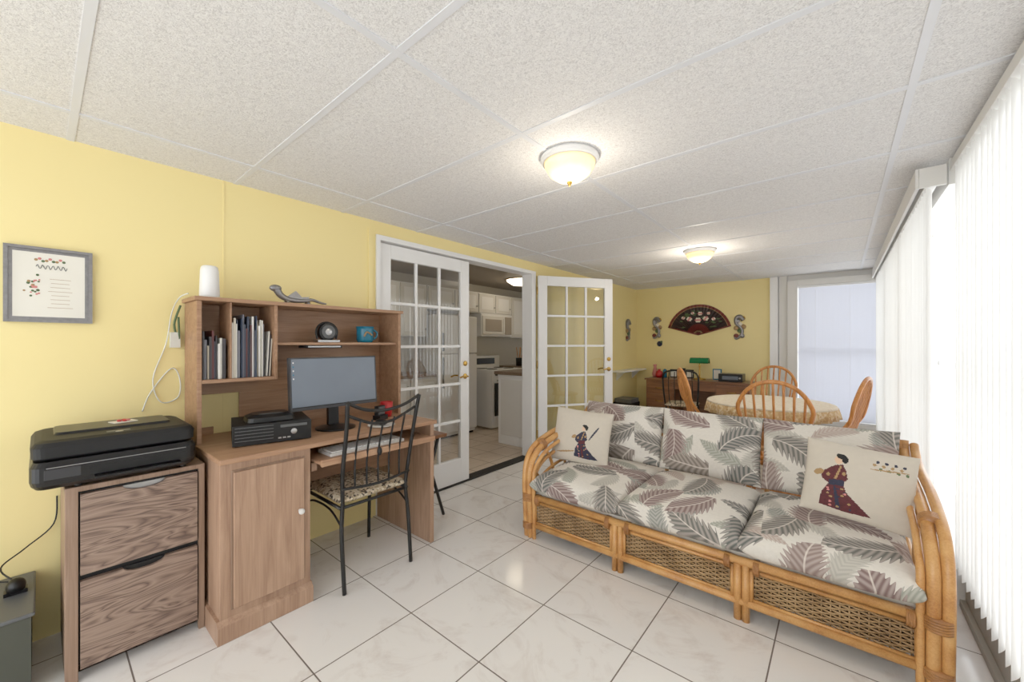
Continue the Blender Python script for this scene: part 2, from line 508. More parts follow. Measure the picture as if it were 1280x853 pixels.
def vblind(X, y0, y1, z0, z1, ang):
    b = B()
    y = y0
    while y < y1:
        a = math.radians(ang + random.uniform(-3, 3))
        w = 0.089; n = 4
        zz = z0 + random.uniform(-0.004, 0.004)
        pts = []
        for k in range(n + 1):
            u = (k / n - 0.5) * w; c = 0.006 * (1 - (2 * k / n - 1) ** 2)
            pts.append((X + u * math.sin(a) + c * math.cos(a), y + u * math.cos(a) - c * math.sin(a)))
        vs = [(p[0], p[1], zz) for p in pts] + [(p[0], p[1], z1) for p in pts]
        b.add(vs, [(k, k + 1, k + n + 2, k + n + 1) for k in range(n)], M['blind'], True)
        y += 0.0745
    b.box(X - 0.022, X + 0.022, y0 - 0.05, y1, z1, z1 + 0.045, M['offwhite'])
    return b
b = vblind(0.445, -1.6, SY + 0.02, 0.21, 2.165, 24); b.build('vertical_blinds')
b = vblind(0.355, SY + 0.04, 6.56, 0.20, 2.10, 24)
b.box(0.30, 0.312, SY - 0.02, 6.52, 2.10, 2.20, M['offwhite'])
b.box(0.313, 0.41, SY - 0.02, SY - 0.008, 2.10, 2.20, M['offwhite'])
b.build('vertical_blinds')

# far window mini blinds
b = B()
z = 0.31
while z < 2.05:
    b.add([(-0.432, FY - 0.012, z), (0.36, FY - 0.012, z), (0.36, FY - 0.030, z + 0.022), (-0.432, FY - 0.030, z + 0.022)], [(0, 1, 2, 3)], M['mini'])
    z += 0.018
b.box(-0.435, 0.362, FY - 0.045, FY - 0.003, 2.05, 2.078, M['white'])
b.box(-0.435, 0.362, FY - 0.035, FY - 0.01, 0.292, 0.306, M['white'])
for x in (-0.25, 0.1): b.box(x, x + 0.002, FY - 0.036, FY - 0.033, 0.3, 2.06, M['white'])
b.build('mini_blinds')
b = B()
b.box(-0.44, 0.42, FY + 0.05, FY + 0.08, 0.28, 0.32, M['white']); b.box(-0.44, 0.42, FY + 0.05, FY + 0.08, 2.06, 2.10, M['white'])
b.box(-0.44, 0.42, FY + 0.05, FY + 0.08, 1.16, 1.20, M['white'])
b.build('window_2')

# door casing
b = B()
b.box(WL - 0.125, WL + 0.015, 1.628, 1.66, 0, 2.092, M['white'])
b.box(WL - 0.125, WL + 0.015, 3.575, 3.65, 0, 2.092, M['white'])
b.box(WL - 0.125, WL + 0.015, 1.628, 3.65, 2.092, DT - 0.001, M['white'])
b.box(WL - 0.119, WL - 0.002, 1.661, 3.574, 0.0, 0.012, M['blackm'])
b.build('trim_door_casing')

def french_door(name, Mx, w=0.935, h=2.065):
    b = B(); b.X = Mx
    t = 0.02
    st = 0.105; tr = 0.11; br = 0.22
    b.box(0, st, -t, t, 0, h, M['white']); b.box(w - st, w, -t, t, 0, h, M['white'])
    b.box(st, w - st, -t, t, h - tr, h, M['white']); b.box(st, w - st, -t, t, 0, br, M['white'])
    gw = w - 2 * st; gh = h - tr - br
    for i in (1, 2):
        x = st + gw * i / 3; b.box(x - 0.012, x + 0.012, -0.014, 0.014, br, h - tr, M['white'])
    for j in range(1, 5):
        z = br + gh * j / 5; b.box(st, w - st, -0.013, 0.013, z - 0.012, z + 0.012, M['white'])
    b.add([(st, 0, br), (w - st, 0, br), (w - st, 0, h - tr), (st, 0, h - tr)], [(0, 1, 2, 3)], M['glass'])
    hx = w - 0.055
    for sg in (-1, 1):
        b.cyl((hx, sg * t, 0.98), (hx, sg * (t + 0.008), 0.98), 0.026, M['brass'], 16)
        b.cyl((hx, sg * t, 0.98), (hx, sg * (t + 0.045), 0.98), 0.009, M['brass'], 10)
        b.tube([(hx, sg * (t + 0.045), 0.98), (hx - 0.05, sg * (t + 0.048), 0.985), (hx - 0.10, sg * (t + 0.042), 0.975)], 0.008, M['brass'], 8, 4)
        b.cyl((hx, sg * t, 1.10), (hx, sg * (t + 0.012), 1.10), 0.024, M['brass'], 16)
    for z in (0.2, 1.0, 1.85): b.cyl((0.0, t, z), (0.0, t, z + 0.09), 0.008, M['brass'], 8)
    return b.build(name, bevel=0.003)
french_door('door_1', Matrix.Translation((WL - 0.035, 1.665, 0.015)) @ Matrix.Rotation(math.radians(90), 4, 'Z'), 0.955)
french_door('door_2', Matrix.Translation((-2.655, 3.655, 0.015)) @ Matrix.Rotation(math.atan2(0.81, 0.53), 4, 'Z'), 0.955)

# ---------------------------------------------------------------- kitchen
KX = -4.65
b = B(); b.box(-4.8, KX - 0.003, 0.8, 7.3, 0, 2.28, M['kwall']); b.build('wall_kitchen_back')
b = B(); b.box(KX, WL - 0.12, 7.0, 7.12, 0, 2.28, M['kwall']); b.build('wall_kitchen_far')
b = B(); b.box(KX, WL - 0.12, 0.88, 1.0, 0, 2.28, M['kwall']); b.build('wall_kitchen_near')
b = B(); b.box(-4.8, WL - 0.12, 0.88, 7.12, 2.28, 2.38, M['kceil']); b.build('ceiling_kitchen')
def kcab(b, x0, x1, y0, y1, z0, z1, nd):
    b.box(x0, x1, y0, y1, z0, z1, M['white'])
    w = (y1 - y0) / nd
    for i in range(nd):
        a = y0 + i * w + 0.01; c = y0 + (i + 1) * w - 0.01
        b.box(x1, x1 + 0.018, a, c, z0 + 0.015, z1 - 0.015, M['offwhite'])
        b.box(x1 + 0.018, x1 + 0.022, a + 0.05, c - 0.05, z0 + 0.06, z1 - 0.06, M['white'])
        b.ball((x1 + 0.03, c - 0.03, z0 + 0.1 if z0 > 1 else z1 - 0.1), 0.012, M['silver'], 6)
b = B()
kcab(b, KX, -4.32, 3.38, 4.35, 1.78, 2.10, 2)
kcab(b, KX, -4.32, 4.36, 5.14, 1.78, 2.10, 2)
kcab(b, KX, -4.32, 5.15, 6.9, 1.40, 2.10, 4)
kcab(b, KX, -4.32, 1.2, 3.37, 1.40, 2.10, 5)
b.build('upper_kitchen_cabinet', bevel=0.002)
b = B()
kcab(b, KX, -4.08, 5.17, 6.9, 0.08, 0.87, 4); b.box(KX, -4.04, 5.16, 6.95, 0.875, 0.915, M['counter'])
kcab(b, KX, -4.08, 1.2, 3.35, 0.08, 0.87, 5); b.box(KX, -4.04, 1.15, 3.37, 0.875, 0.915, M['counter'])
b.box(KX, -4.14, 5.17, 6.9, 0, 0.08, M['grey']); b.box(KX, -4.14, 1.2, 3.35, 0, 0.08, M['grey'])
b.build('base_kitchen_cabinet', bevel=0.002)
b = B()
b.box(KX + 0.02, -4.14, 3.42, 4.12, 0.03, 1.70, M['offwhite'])
b.box(-4.14, -4.10, 3.425, 4.115, 0.08, 1.15, M['white']); b.box(-4.14, -4.10, 3.425, 4.115, 1.17, 1.69, M['white'])
b.box(-4.10, -4.07, 3.46, 3.475, 0.7, 1.12, M['grey']); b.box(-4.10, -4.07, 3.46, 3.475, 1.2, 1.45, M['grey'])
b.box(KX + 0.04, -4.16, 3.44, 4.1, 0, 0.03, M['black'])
b.build('refrigerator', bevel=0.008)
b = B()
b.box(KX + 0.01, -4.27, 4.38, 5.12, 1.42, 1.775, M['white']); b.box(-4.27, -4.255, 4.40, 4.92, 1.45, 1.74, M['offwhite'])
b.box(-4.255, -4.25, 4.46, 4.84, 1.5, 1.69, M['kceil']); b.box(-4.27, -4.258, 4.94, 5.10, 1.45, 1.74, M['kceil'])
b.box(-4.255, -4.235, 4.885, 4.90, 1.48, 1.71, M['white'])
b.build('microwave_oven', bevel=0.004)
b = B()
b.box(KX + 0.01, -4.03, 4.37, 5.13, 0.02, 0.90, M['white']); b.box(KX + 0.01, -4.56, 4.37, 5.13, 0.90, 1.10, M['white'])
b.box(-4.56, -4.553, 4.5, 5.0, 0.96, 1.06, M['black']); b.box(-4.03, -4.01, 4.42, 5.08, 0.2, 0.7, M['black'])
b.cyl((-4.0, 4.45, 0.74), (-4.0, 5.05, 0.74), 0.01, M['silver'], 8)
for (x, y) in ((-4.2, 4.55), (-4.2, 4.95), (-4.42, 4.55), (-4.42, 4.95)):
    b.lathe([(0.085, 0), (0.085, 0.008), (0, 0.009)], (x, y, 0.90), M['black'], 20)
for i in range(5): b.cyl((-4.03, 4.45 + i * 0.15, 0.83), (-4.0, 4.45 + i * 0.15, 0.83), 0.018, M['black'], 12)
b.build('kitchen_range', bevel=0.004)
b = B()
b.box(-3.45, -2.95, 3.86, 5.4, 0.0, 0.90, M['white']); b.box(-3.49, -2.91, 3.82, 5.45, 0.90, 0.94, M['counter'])
b.box(-3.40, -3.0, 3.852, 3.86, 0.12, 0.84, M['offwhite'])
b.build('kitchen_peninsula', bevel=0.004)
for y in (4.7, 2.3):
    b = B(); b.lathe([(0.0, -0.09), (0.12, -0.08), (0.2, -0.03), (0.22, 0.0)], (-3.75, y, 2.28), M['kitlamp'], 32)
    b.lathe([(0.235, -0.012), (0.235, 0.0)], (-3.75, y, 2.28), M['brass'], 32); b.build('kitchen_ceiling_lamp')
b = B()
b.lathe([(0.05, 0), (0.055, 0.14), (0.05, 0.14)], (-4.3, 5.35, 0.916), M['blackm'], 16)
for i in range(4): b.cyl((-4.3 + 0.02 * (i % 2), 5.33 + 0.015 * i, 1.0), (-4.3 + 0.05 * (i % 2), 5.28 + 0.05 * i, 1.24), 0.006, M['honey'], 6)
b.build('utensil_crock')

# ---------------------------------------------------------------- ceiling lamps
def clamp(x, y):
    b = B(); b.X = Matrix.Translation((x, y, H)) @ Matrix.Scale(0.86, 4)
    b.lathe([(0.162, 0), (0.168, -0.014), (0.162, -0.030), (0.150, -0.040), (0.144, -0.034)], (0, 0, 0), M['white'], 48)
    b.lathe([(0.146, -0.036), (0.142, -0.06), (0.118, -0.10), (0.075, -0.130), (0.03, -0.144), (0.0, -0.146)], (0, 0, 0), M['lampglass'], 48)
    b.lathe([(0.014, -0.142), (0.016, -0.152), (0.008, -0.162), (0.007, -0.170), (0.0, -0.172)], (0, 0, 0), M['brass'], 16)
    b.build('flush_ceiling_lamp')
clamp(-1.035, 1.69); clamp(-1.07, 4.20)

# ---------------------------------------------------------------- file cabinet
b = B()
x0, x1, y0, y1 = -2.68, -2.24, 0.06, 0.485
b.box(x0, x1 - 0.02, y0, y0 + 0.018, 0.03, 0.75, M['cabside']); b.box(x0, x1 - 0.02, y1 - 0.018, y1, 0.03, 0.75, M['cabside'])
b.box(x0, x1, y0, y1, 0.732, 0.752, M['cabside']); b.box(x0, x1 - 0.02, y0, y1, 0.03, 0.06, M['cabside'])
b.box(x0, x0 + 0.01, y0, y1, 0.03, 0.75, M['cabside'])
b.box(x1 - 0.04, x1 - 0.02, y0 + 0.018, y1 - 0.018, 0.03, 0.73, M['blackm'])
b.box(x1 - 0.02, x1, y0, y0 + 0.035, 0.0, 0.735, M['cabside']); b.box(x1 - 0.02, x1, y1 - 0.022, y1, 0.0, 0.735, M['cabside'])
ym = (y0 + y1) / 2 + 0.01
for (za, zb) in ((0.05, 0.385), (0.41, 0.72)):
    a, c = y0 + 0.04, y1 - 0.027
    poly = [(a, za), (c, za), (c, zb)] + [(ym + 0.065 * math.cos(k * pi / 10), zb - 0.022 * math.sin(k * pi / 10)) for k in range(11)] + [(a, zb)]
    b.prism(poly, 'X', x1 - 0.018, x1 + 0.004, M['cabfront'])
    pl2 = [(ym + 0.066 * math.cos(k * pi / 10), zb - 0.024 * math.sin(k * pi / 10)) for k in range(11)]
    b.prism(pl2, 'X', x1 - 0.018, x1 - 0.010, M['silver'] if za > 0.3 else M['black'])
for (x, y) in ((x0 + 0.04, y0 + 0.04), (x0 + 0.04, y1 - 0.04)): b.cyl((x, y, 0), (x, y, 0.035), 0.02, M['black'], 12)
b.build('filing_cabinet', bevel=0.002)

# printer
def rrect(x0, x1, y0, y1, r, n=5):
    out = []
    for (cx, cy, a0) in ((x1 - r, y1 - r, 0), (x0 + r, y1 - r, 90), (x0 + r, y0 + r, 180), (x1 - r, y0 + r, 270)):
        for k in range(n + 1):
            a = math.radians(a0 + 90 * k / n); out.append((cx + r * math.cos(a), cy + r * math.sin(a)))
    return out
def slab(b, layers, mat):
    vs = []; N = None
    for (x0, x1, y0, y1, r, z) in layers:
        p = rrect(x0, x1, y0, y1, r); N = len(p)
        vs += [(q[0], q[1], z) for q in p]
    fs = [tuple(range(N))[::-1], tuple(range((len(layers) - 1) * N, len(layers) * N))]
    for i in range(len(layers) - 1):
        for k in range(N): fs.append((i * N + k, i * N + (k + 1) % N, (i + 1) * N + (k + 1) % N, (i + 1) * N + k))
    b.add(vs, fs, mat, False)
b = B()
px0, px1, py0, py1 = -2.60, -2.20, -0.025, 0.45
slab(b, [(px0, px1 - 0.03, py0 + 0.015, py1 - 0.015, 0.03, 0.765), (px0, px1 - 0.008, py0 + 0.004, py1 - 0.004, 0.035, 0.782), (px0, px1, py0, py1, 0.035, 0.80), (px0, px1, py0, py1, 0.035, 0.850), (px0, px1 - 0.012, py0 + 0.008, py1 - 0.008, 0.035, 0.868)], M['black'])
slab(b, [(px0, px1 - 0.03, py0 + 0.012, py1 - 0.012, 0.03, 0.872), (px0, px1 - 0.02, py0 + 0.004, py1 - 0.004, 0.035, 0.880), (px0, px1 - 0.02, py0 + 0.002, py1 - 0.002, 0.035, 0.918), (px0, px1 - 0.03, py0 + 0.012, py1 - 0.012, 0.035, 0.934), (px0 + 0.01, px1 - 0.05, py0 + 0.03, py1 - 0.03, 0.035, 0.941)], M['blackm'])
slab(b, [(px0 + 0.03, px1 - 0.16, py0 + 0.06, py1 - 0.06, 0.02, 0.941), (px0 + 0.035, px1 - 0.165, py0 + 0.065, py1 - 0.065, 0.02, 0.950)], M['black'])
b.box(px1 - 0.01, px1 + 0.002, py0 + 0.15, py1 - 0.04, 0.800, 0.832, M['blackm'])
b.box(px1 - 0.02, px1 + 0.035, py0 + 0.16, py1 - 0.06, 0.788, 0.796, M['black'])
b.box(px1 + 0.0005, px1 + 0.003, py0 + 0.035, py0 + 0.125, 0.806, 0.842, M['bezel'])
b.box(px1 + 0.0005, px1 + 0.0025, py0 + 0.04, py1 - 0.04, 0.8465, 0.849, M['silver'])
b.box(px1 - 0.11, px1 - 0.08, py0 + 0.20, py0 + 0.27, 0.9405, 0.942, M['grey'])
for (x, y) in ((px0 + 0.04, py0 + 0.12), (px1 - 0.06, py0 + 0.12), (px0 + 0.04, py1 - 0.04), (px1 - 0.06, py1 - 0.04)): b.cyl((x, y, 0.7525), (x, y, 0.768), 0.012, M['black'], 10)
b.lathe([(0.012, 0), (0.012, 0.0015), (0, 0.0016)], (px1 - 0.07, py0 + 0.235, 0.9415), M['silver'], 20)
b.build('inkjet_printer', bevel=0.002)
b = B()
b.X = T(-2.47, 0.24, 0.9505, rz=14)
b.box(-0.03, 0.03, -0.04, 0.04, 0, 0.003, M['paper'])
b.X = b.X @ T(0.0, 0.0, 0.003)
for i in range(5):
    a = i * 1.26; b.ball((0.015 * math.cos(a), 0.0 + 0.015 * math.sin(a), 0.004), 0.009, M['pink'] if i % 2 else M['red'], 6, (1, 1, 0.5))
b.build('decorated_card')

b = B()
b.prism([(-2.66, 0.02), (-2.30, 0.02), (-2.28, 0.30), (-2.68, 0.30)], 'Y', -0.36, -0.02, M['dkgreen'])
b.box(-2.69, -2.27, -0.37, -0.01, 0.30, 0.315, M['grey'])
b.box(-2.64, -2.32, -0.34, -0.04, 0.0, 0.02, M['black'])
b.build('storage_bin', bevel=0.006)
b = B(); b.ball((-2.5, -0.06, 0.345), 0.03, M['black'], 8, (1.2, 0.9, 1)); b.box(-2.52, -2.48, -0.09, -0.03, 0.316, 0.33, M['black'])
b.tube([(-2.5, -0.06, 0.36), (-2.58, -0.1, 0.4), (-2.66, -0.04, 0.43), (-2.685, 0.04, 0.50), (-2.69, 0.05, 0.62)], 0.003, M['black'], 6, 6)
b.tube([(-2.5, -0.06, 0.36), (-2.55, -0.16, 0.38), (-2.66, -0.25, 0.36), (-2.67, -0.33, 0.42)], 0.003, M['black'], 6, 6)
b.build('power_adapter')

# ---------------------------------------------------------------- computer desk with hutch
desk = empty('computer_desk')
b = B()
DX0, DX1, DY0, DY1, DZ = -2.685, -2.03, 0.495, 1.665, 0.80
b.box(DX0, DX1, DY0 - 0.005, DY1 + 0.005, DZ - 0.024, DZ, M['desktop'])
b.build('top', desk, bevel=0.005)
b = B()
b.box(DX0, DX1 - 0.056, DY0 + 0.005, DY0 + 0.025, 0, DZ - 0.024, M['deskwood'])
b.box(DX0, DX1 - 0.056, DY0 + 0.365, DY0 + 0.385, 0, DZ - 0.024, M['deskwood'])
b.box(DX1 - 0.055, DX1 - 0.035, DY0 + 0.005, DY0 + 0.385, 0.0, DZ - 0.024, M['deskwood'])
b.box(DX0, DX0 + 0.01, DY0 + 0.025, DY0 + 0.365, 0.05, DZ - 0.024, M['deskwood'])
b.prism([(DX0, 0), (DX1 - 0.012, 0), (DX1 - 0.012, 0.075), (DX1 - 0.034, 0.095), (DX0, 0.095)], 'Y', DY0 - 0.008, DY0 + 0.39, M['deskwood'])
b.box(DX1 - 0.036, DX1 - 0.028, DY0 + 0.045, DY0 + 0.355, 0.125, 0.74, M['cabside'])
b.box(DX1 - 0.028, DX1 - 0.014, DY0 + 0.052, DY0 + 0.348, 0.132, 0.733, M['deskwood'])
b.cyl((DX1 - 0.014, DY0 + 0.325, 0.48), (DX1 + 0.004, DY0 + 0.325, 0.48), 0.008, M['offwhite'], 12)
b.ball((DX1 + 0.01, DY0 + 0.325, 0.48), 0.014, M['offwhite'], 8)
b.box(DX0, DX1 - 0.02, DY1 - 0.035, DY1 - 0.005, 0, DZ - 0.024, M['deskwood'])
b.box(DX0 + 0.15, DX0 + 0.165, DY0 + 0.385, DY1 - 0.035, 0.42, DZ - 0.024, M['hutchw'])
b.box(DX0 + 0.17, DX1 - 0.1, DY0 + 0.386, DY0 + 0.40, 0.60, DZ - 0.024, M['hutchw'])
b.box(DX1 - 0.45, DX1 - 0.06, DY0 + 0.40, DY0 + 0.43, 0.64, 0.685, M['deskwood'])
b.build('pedestal_and_panels', desk, bevel=0.003)
b = B()
b.box(-2.36, -2.0, DY0 + 0.405, DY1 - 0.05, 0.690, 0.706, M['desktop']); b.box(-2.0, -1.982, DY0 + 0.405, DY1 - 0.05, 0.682, 0.716, M['desktop'])
b.build('keyboard_tray', desk, bevel=0.003)
b = B()
HX1 = -2.43; HT = 1.535
b.box(DX0, HX1, DY0, DY0 + 0.02, DZ, HT - 0.02, M['hutchw']); b.box(DX0, HX1, DY1 - 0.02, DY1, DZ, HT - 0.02, M['hutchw'])
b.box(DX0, HX1 + 0.015, DY0 - 0.012, DY1 + 0.012, HT - 0.02, HT, M['hutchw'])
b.box(DX0 + 0.009, HX1, DY0 + 0.02, 0.842, 1.10, 1.118, M['hutchw']); b.box(DX0 + 0.009, HX1, 0.842, 0.858, 1.10, HT - 0.02, M['hutchw'])
b.box(DX0 + 0.009, HX1 - 0.03, 0.858, DY1 - 0.02, 1.292, 1.308, M['desktop'])
b.box(DX0 + 0.05, HX1 - 0.01, 0.635, 0.643, 1.118, HT - 0.02, M['hutchw'])
b.box(DX0, DX0 + 0.008, DY0 + 0.02, DY1 - 0.02, 1.02, HT - 0.02, M['hutchw'])
b.box(DX0, DX0 + 0.008, 0.74, DY1 - 0.02, DZ, 1.02, M['hutchw'])
b.box(DX0, DX0 + 0.008, DY0 + 0.02, 0.62, DZ, 0.84, M['hutchw'])
b.build('hutch', desk, bevel=0.002)
b = B()
cols = [(230, 226, 216), (60, 56, 60), (214, 206, 190), (120, 120, 130), (90, 40, 40), (240, 236, 230), (180, 170, 150), (50, 60, 80)]
bm = [plain('magazine_cover_%d' % i, c, 0.4) for i, c in enumerate(cols)]
y = 0.525; i = 0
while y < 0.62:
    t = random.uniform(0.005, 0.014); h = random.uniform(0.17, 0.26)
    b.box(-2.66, -2.47 + random.uniform(-0.01, 0.01), y, y + t, 1.1185, 1.1185 + h, bm[(i * 3) % 8 if i % 3 else 1]); y += t + 0.001; i += 1
y = 0.648
while y < 0.80:
    t = random.uniform(0.003, 0.010); h = random.uniform(0.24, 0.34)
    b.box(-2.66, -2.455 + random.uniform(-0.015, 0.01), y, y + t, 1.1185, 1.1185 + h, random.choice(bm + bm[:1] + bm[2:3] + bm[5:6])); y += t + 0.0008
b.X = T(-2.56, 0.812, 1.12, rx=-3)
for k in range(3): b.box(-0.1, 0.095, k * 0.007, k * 0.007 + 0.005, 0, 0.25 - 0.02 * k, bm[k])
b.build('magazine_row')

# monitor
b = B()
b.X = Matrix.Translation((-2.30, 1.125, 1.075)) @ Matrix.Rotation(math.radians(-4), 4, 'Y')
b.box(-0.02, 0.012, -0.258, 0.258, -0.147, 0.147, M['bezel'])
b.box(0.012, 0.0135, -0.249, 0.249, -0.131, 0.139, M['screen'])
b.box(-0.045, -0.02, -0.15, 0.15, -0.1, 0.1, M['blackm'])
b.box(0.0136, 0.0142, -0.249, 0.249, -0.131, -0.126, M['blackm'])
for k in range(5): b.box(0.0136, 0.0142, -0.242, -0.236, 0.115 - k * 0.022, 0.122 - k * 0.022, [M['offwhite'], M['teal']][k % 2])
b.X = T(-2.30, 1.125, 0)
b.prism([(-0.05, 0.815), (-0.02, 0.815), (-0.03, 1.05), (-0.05, 1.05)], 'Y', -0.03, 0.03, M['black'])
b.lathe([(0.0, 0.0), (0.11, 0.0), (0.11, 0.008), (0.03, 0.02), (0, 0.02)], (0.0, 0, 0.801), M['black'], 32)
b.build('computer_monitor', bevel=0.003)
b = B()
b.X = T(-2.195, 0.755, 0.801, rz=-14)
b.box(-0.30, 0.0, -0.17, 0.17, 0.006, 0.10, M['blackm'])
b.box(0.0, 0.012, -0.17, 0.17, 0.004, 0.102, M['blackm'])
for k in range(5): b.box(0.012, 0.0135, -0.16, 0.0, 0.025 + k * 0.016, 0.028 + k * 0.016, M['grey'])
b.box(0.012, 0.014, 0.03, 0.15, 0.075, 0.088, M['grey']); b.cyl((0.012, 0.09, 0.05), (0.0145, 0.09, 0.05), 0.014, M['silver'], 16)
for k in range(3): b.box(0.012, 0.0145, 0.02 + k * 0.02, 0.034 + k * 0.02, 0.02, 0.027, M['silver'])
for (x, y) in ((-0.28, -0.14), (-0.28, 0.14), (-0.02, -0.14), (-0.02, 0.14)): b.cyl((x, y, 0), (x, y, 0.007), 0.01, M['black'], 8)
b.build('desktop_computer', bevel=0.003)
b = B()
b.X = T(-2.31, 0.775, 0.904, rz=-10)
slab(b, [(-0.09, 0.09, -0.11, 0.11, 0.04, 0), (-0.085, 0.085, -0.105, 0.105, 0.04, 0.022), (-0.06, 0.06, -0.08, 0.08, 0.04, 0.036)], M['black'])
b.box(0.03, 0.055, -0.05, 0.05, 0.034, 0.0375, M['grey'])
b.build('wifi_router', bevel=0.002)
b = B()
b.X = T(-2.12, 1.20, 0.7065, rz=0)
b.box(-0.075, 0.075, -0.225, 0.225, 0, 0.016, M['offwhite'])
for r in range(5):
    for c in range(17):
        b.box(-0.066 + r * 0.027, -0.043 + r * 0.027, -0.215 + c * 0.0255, -0.193 + c * 0.0255, 0.016, 0.023, M['white'] if (c < 14 and c > 1) else M['offwhite'])
b.build('keyboard', bevel=0.001)
b = B(); b.lathe([(0, 0), (0.055, 0.0), (0.08, 0.008), (0.078, 0.010), (0.05, 0.004), (0, 0.004)], (-2.14, 1.33, 0.801), M['offwhite'], 32); b.build('saucer')
b = B(); b.ball((-2.14, 1.33, 0.826), 0.03, M['black'], 10, (1.7, 1.0, 0.62)); b.build('computer_mouse')
b = B()
b.lathe([(0.0, 0.003), (0.034, 0.0), (0.040, 0.05), (0.042, 0.10), (0.038, 0.10), (0.036, 0.05), (0.03, 0.008), (0, 0.006)], (-2.40, 1.53, 0.801), M['red'], 24)
b.tube([(-2.40, 1.49, 0.83), (-2.40, 1.465, 0.84), (-2.40, 1.465, 0.87), (-2.40, 1.49, 0.885)], 0.005, M['red'], 8, 4)
b.build('red_mug')
b = B()
b.X = T(-2.33, 1.44, 0.801, rz=20)
b.box(-0.03, 0.03, -0.04, 0.04, 0, 0.03, M['black']); b.box(-0.02, 0.01, -0.035, 0.035, 0.03, 0.09, M['blackm']); b.box(0.01, 0.013, -0.03, 0.03, 0.035, 0.085, M['grey'])
b.build('desk_phone_dock', bevel=0.004)
b = B()
b.lathe([(0.0, 0.004), (0.048, 0.0), (0.056, 0.02), (0.056, 0.085), (0.060, 0.11), (0.054, 0.11), (0.050, 0.08), (0.045, 0.012), (0, 0.01)], (-2.54, 1.45, 1.309), M['teal'], 28)
b.tube([(-2.54, 1.50, 1.33), (-2.54, 1.535, 1.345), (-2.54, 1.54, 1.38), (-2.54, 1.508, 1.40)], 0.008, M['teal'], 8, 4)
b.tube([(-2.48, 1.41, 1.35), (-2.48, 1.43, 1.38), (-2.485, 1.47, 1.36)], 0.006, M['tan'], 6, 4)
b.build('teal_mug')
b = B()
b.X = T(-2.53, 1.18, 1.309) @ Matrix.Scale(1.08, 4)
b.box(-0.03, 0.03, -0.065, 0.065, 0, 0.014, M['silver'])
b.cyl((-0.02, 0, 0.062), (0.02, 0, 0.062), 0.052, M['black'], 28); b.cyl((0.02, 0, 0.062), (0.024, 0, 0.062), 0.040, M['grey'], 28); b.cyl((0.024, 0, 0.062), (0.026, 0, 0.062), 0.02, M['silver'], 20)
b.tube([(0, -0.055, 0.02), (0, -0.062, 0.07), (0, -0.04, 0.105), (0, 0, 0.118), (0, 0.04, 0.105), (0, 0.062, 0.07), (0, 0.055, 0.02)], 0.006, M['black'], 8, 5)
b.build('desk_clock', bevel=0.002)
b = B(); b.box(-2.56, -2.45, 1.02, 1.24, 1.274, 1.290, M['blackm']); b.box(-2.45, -2.447, 1.03, 1.23, 1.277, 1.287, M['silver']); b.build('card_reader', bevel=0.003)
b = B()
b.X = T(-2.56, 0.575, HT)
b.lathe([(0.0, 0.012), (0.040, 0.012), (0.044, 0.02), (0.040, 0.15), (0.036, 0.17), (0.028, 0.176), (0, 0.176)], (0, 0, 0), M['white'], 28)
b.lathe([(0.055, 0.0), (0.054, 0.012), (0.045, 0.014), (0, 0.014)], (0, 0, 0), M['offwhite'], 28)
b.build('air_freshener')
b = B()
b.X = T(-2.50, 0.98, HT) @ Matrix.Scale(1.15, 4)
b.tube([(0.0, -0.09, 0.07), (0.0, -0.07, 0.04), (0.0, -0.03, 0.022), (0, 0.03, 0.02), (0, 0.08, 0.03), (0.01, 0.12, 0.018), (0.02, 0.15, 0.012)], 0.018, M['pewter'], 10, 5, r2=0.004)
b.ball((0, -0.095, 0.075), 0.022, M['pewter'], 8, (0.8, 1.3, 0.8))
b.prism([(-0.05, 0.03), (0.0, 0.07), (0.03, 0.04), (0.07, 0.045), (0.05, 0.02), (-0.03, 0.015)], 'X', -0.004, 0.004, M['pewter'])
for y in (-0.05, 0.05):
    for x in (-0.02, 0.02): b.tube([(0, y, 0.02), (x, y + 0.01, 0.012), (x * 1.4, y, 0.003)], 0.006, M['pewter'], 6, 3)
b.build('dragon_figurine')
b = B()
b.tube([(-2.50, 0.475, 1.552), (-2.56, 0.45, 1.53), (-2.67, 0.44, 1.46), (-2.688, 0.42, 1.30), (-2.690, 0.37, 1.12), (-2.690, 0.40, 1.0), (-2.690, 0.47, 1.02), (-2.690, 0.475, 1.12), (-2.690, 0.44, 1.17), (-2.690, 0.36, 1.05), (-2.690, 0.33, 0.96)], 0.003, M['cord'], 6, 6)
b.tube([(-2.64, 0.47, 1.50), (-2.67, 0.45, 1.40), (-2.675, 0.47, 1.32), (-2.66, 0.465, 1.44)], 0.005, M['leafgreen'], 6, 6)
b.box(-2.699, -2.67, 0.435, 0.475, 1.28, 1.36, M['cord'])
b.build('power_cord')

# ---------------------------------------------------------------- picture
b = B()
ya, yb, za, zb = -0.098, 0.158, 1.394, 1.722
b.box(-2.697, -2.688, ya + 0.01, yb - 0.01, za + 0.01, zb - 0.01, M['pewter'])
fw = 0.012
for (p, q, r, s_) in ((ya, ya + fw, za, zb), (yb - fw, yb, za, zb), (ya + fw, yb - fw, za, za + fw), (ya + fw, yb - fw, zb - fw, zb)):
    b.box(-2.699, -2.678, p, q, r, s_, M['pewter'])
b.box(-2.688, -2.6872, ya + 0.024, yb - 0.024, za + 0.024, zb - 0.024, M['paper'])
b.box(-2.6872, -2.6868, ya + 0.045, yb - 0.045, za + 0.045, zb - 0.045, M['paper'])
cy = (ya + yb) / 2
b.tube([(-2.686, cy - 0.040 + 0.09 * k / 20, zb - 0.085 + 0.010 * math.sin(k * 1.9)) for k in range(21)], 0.0012, M['grey'], 5, 3)
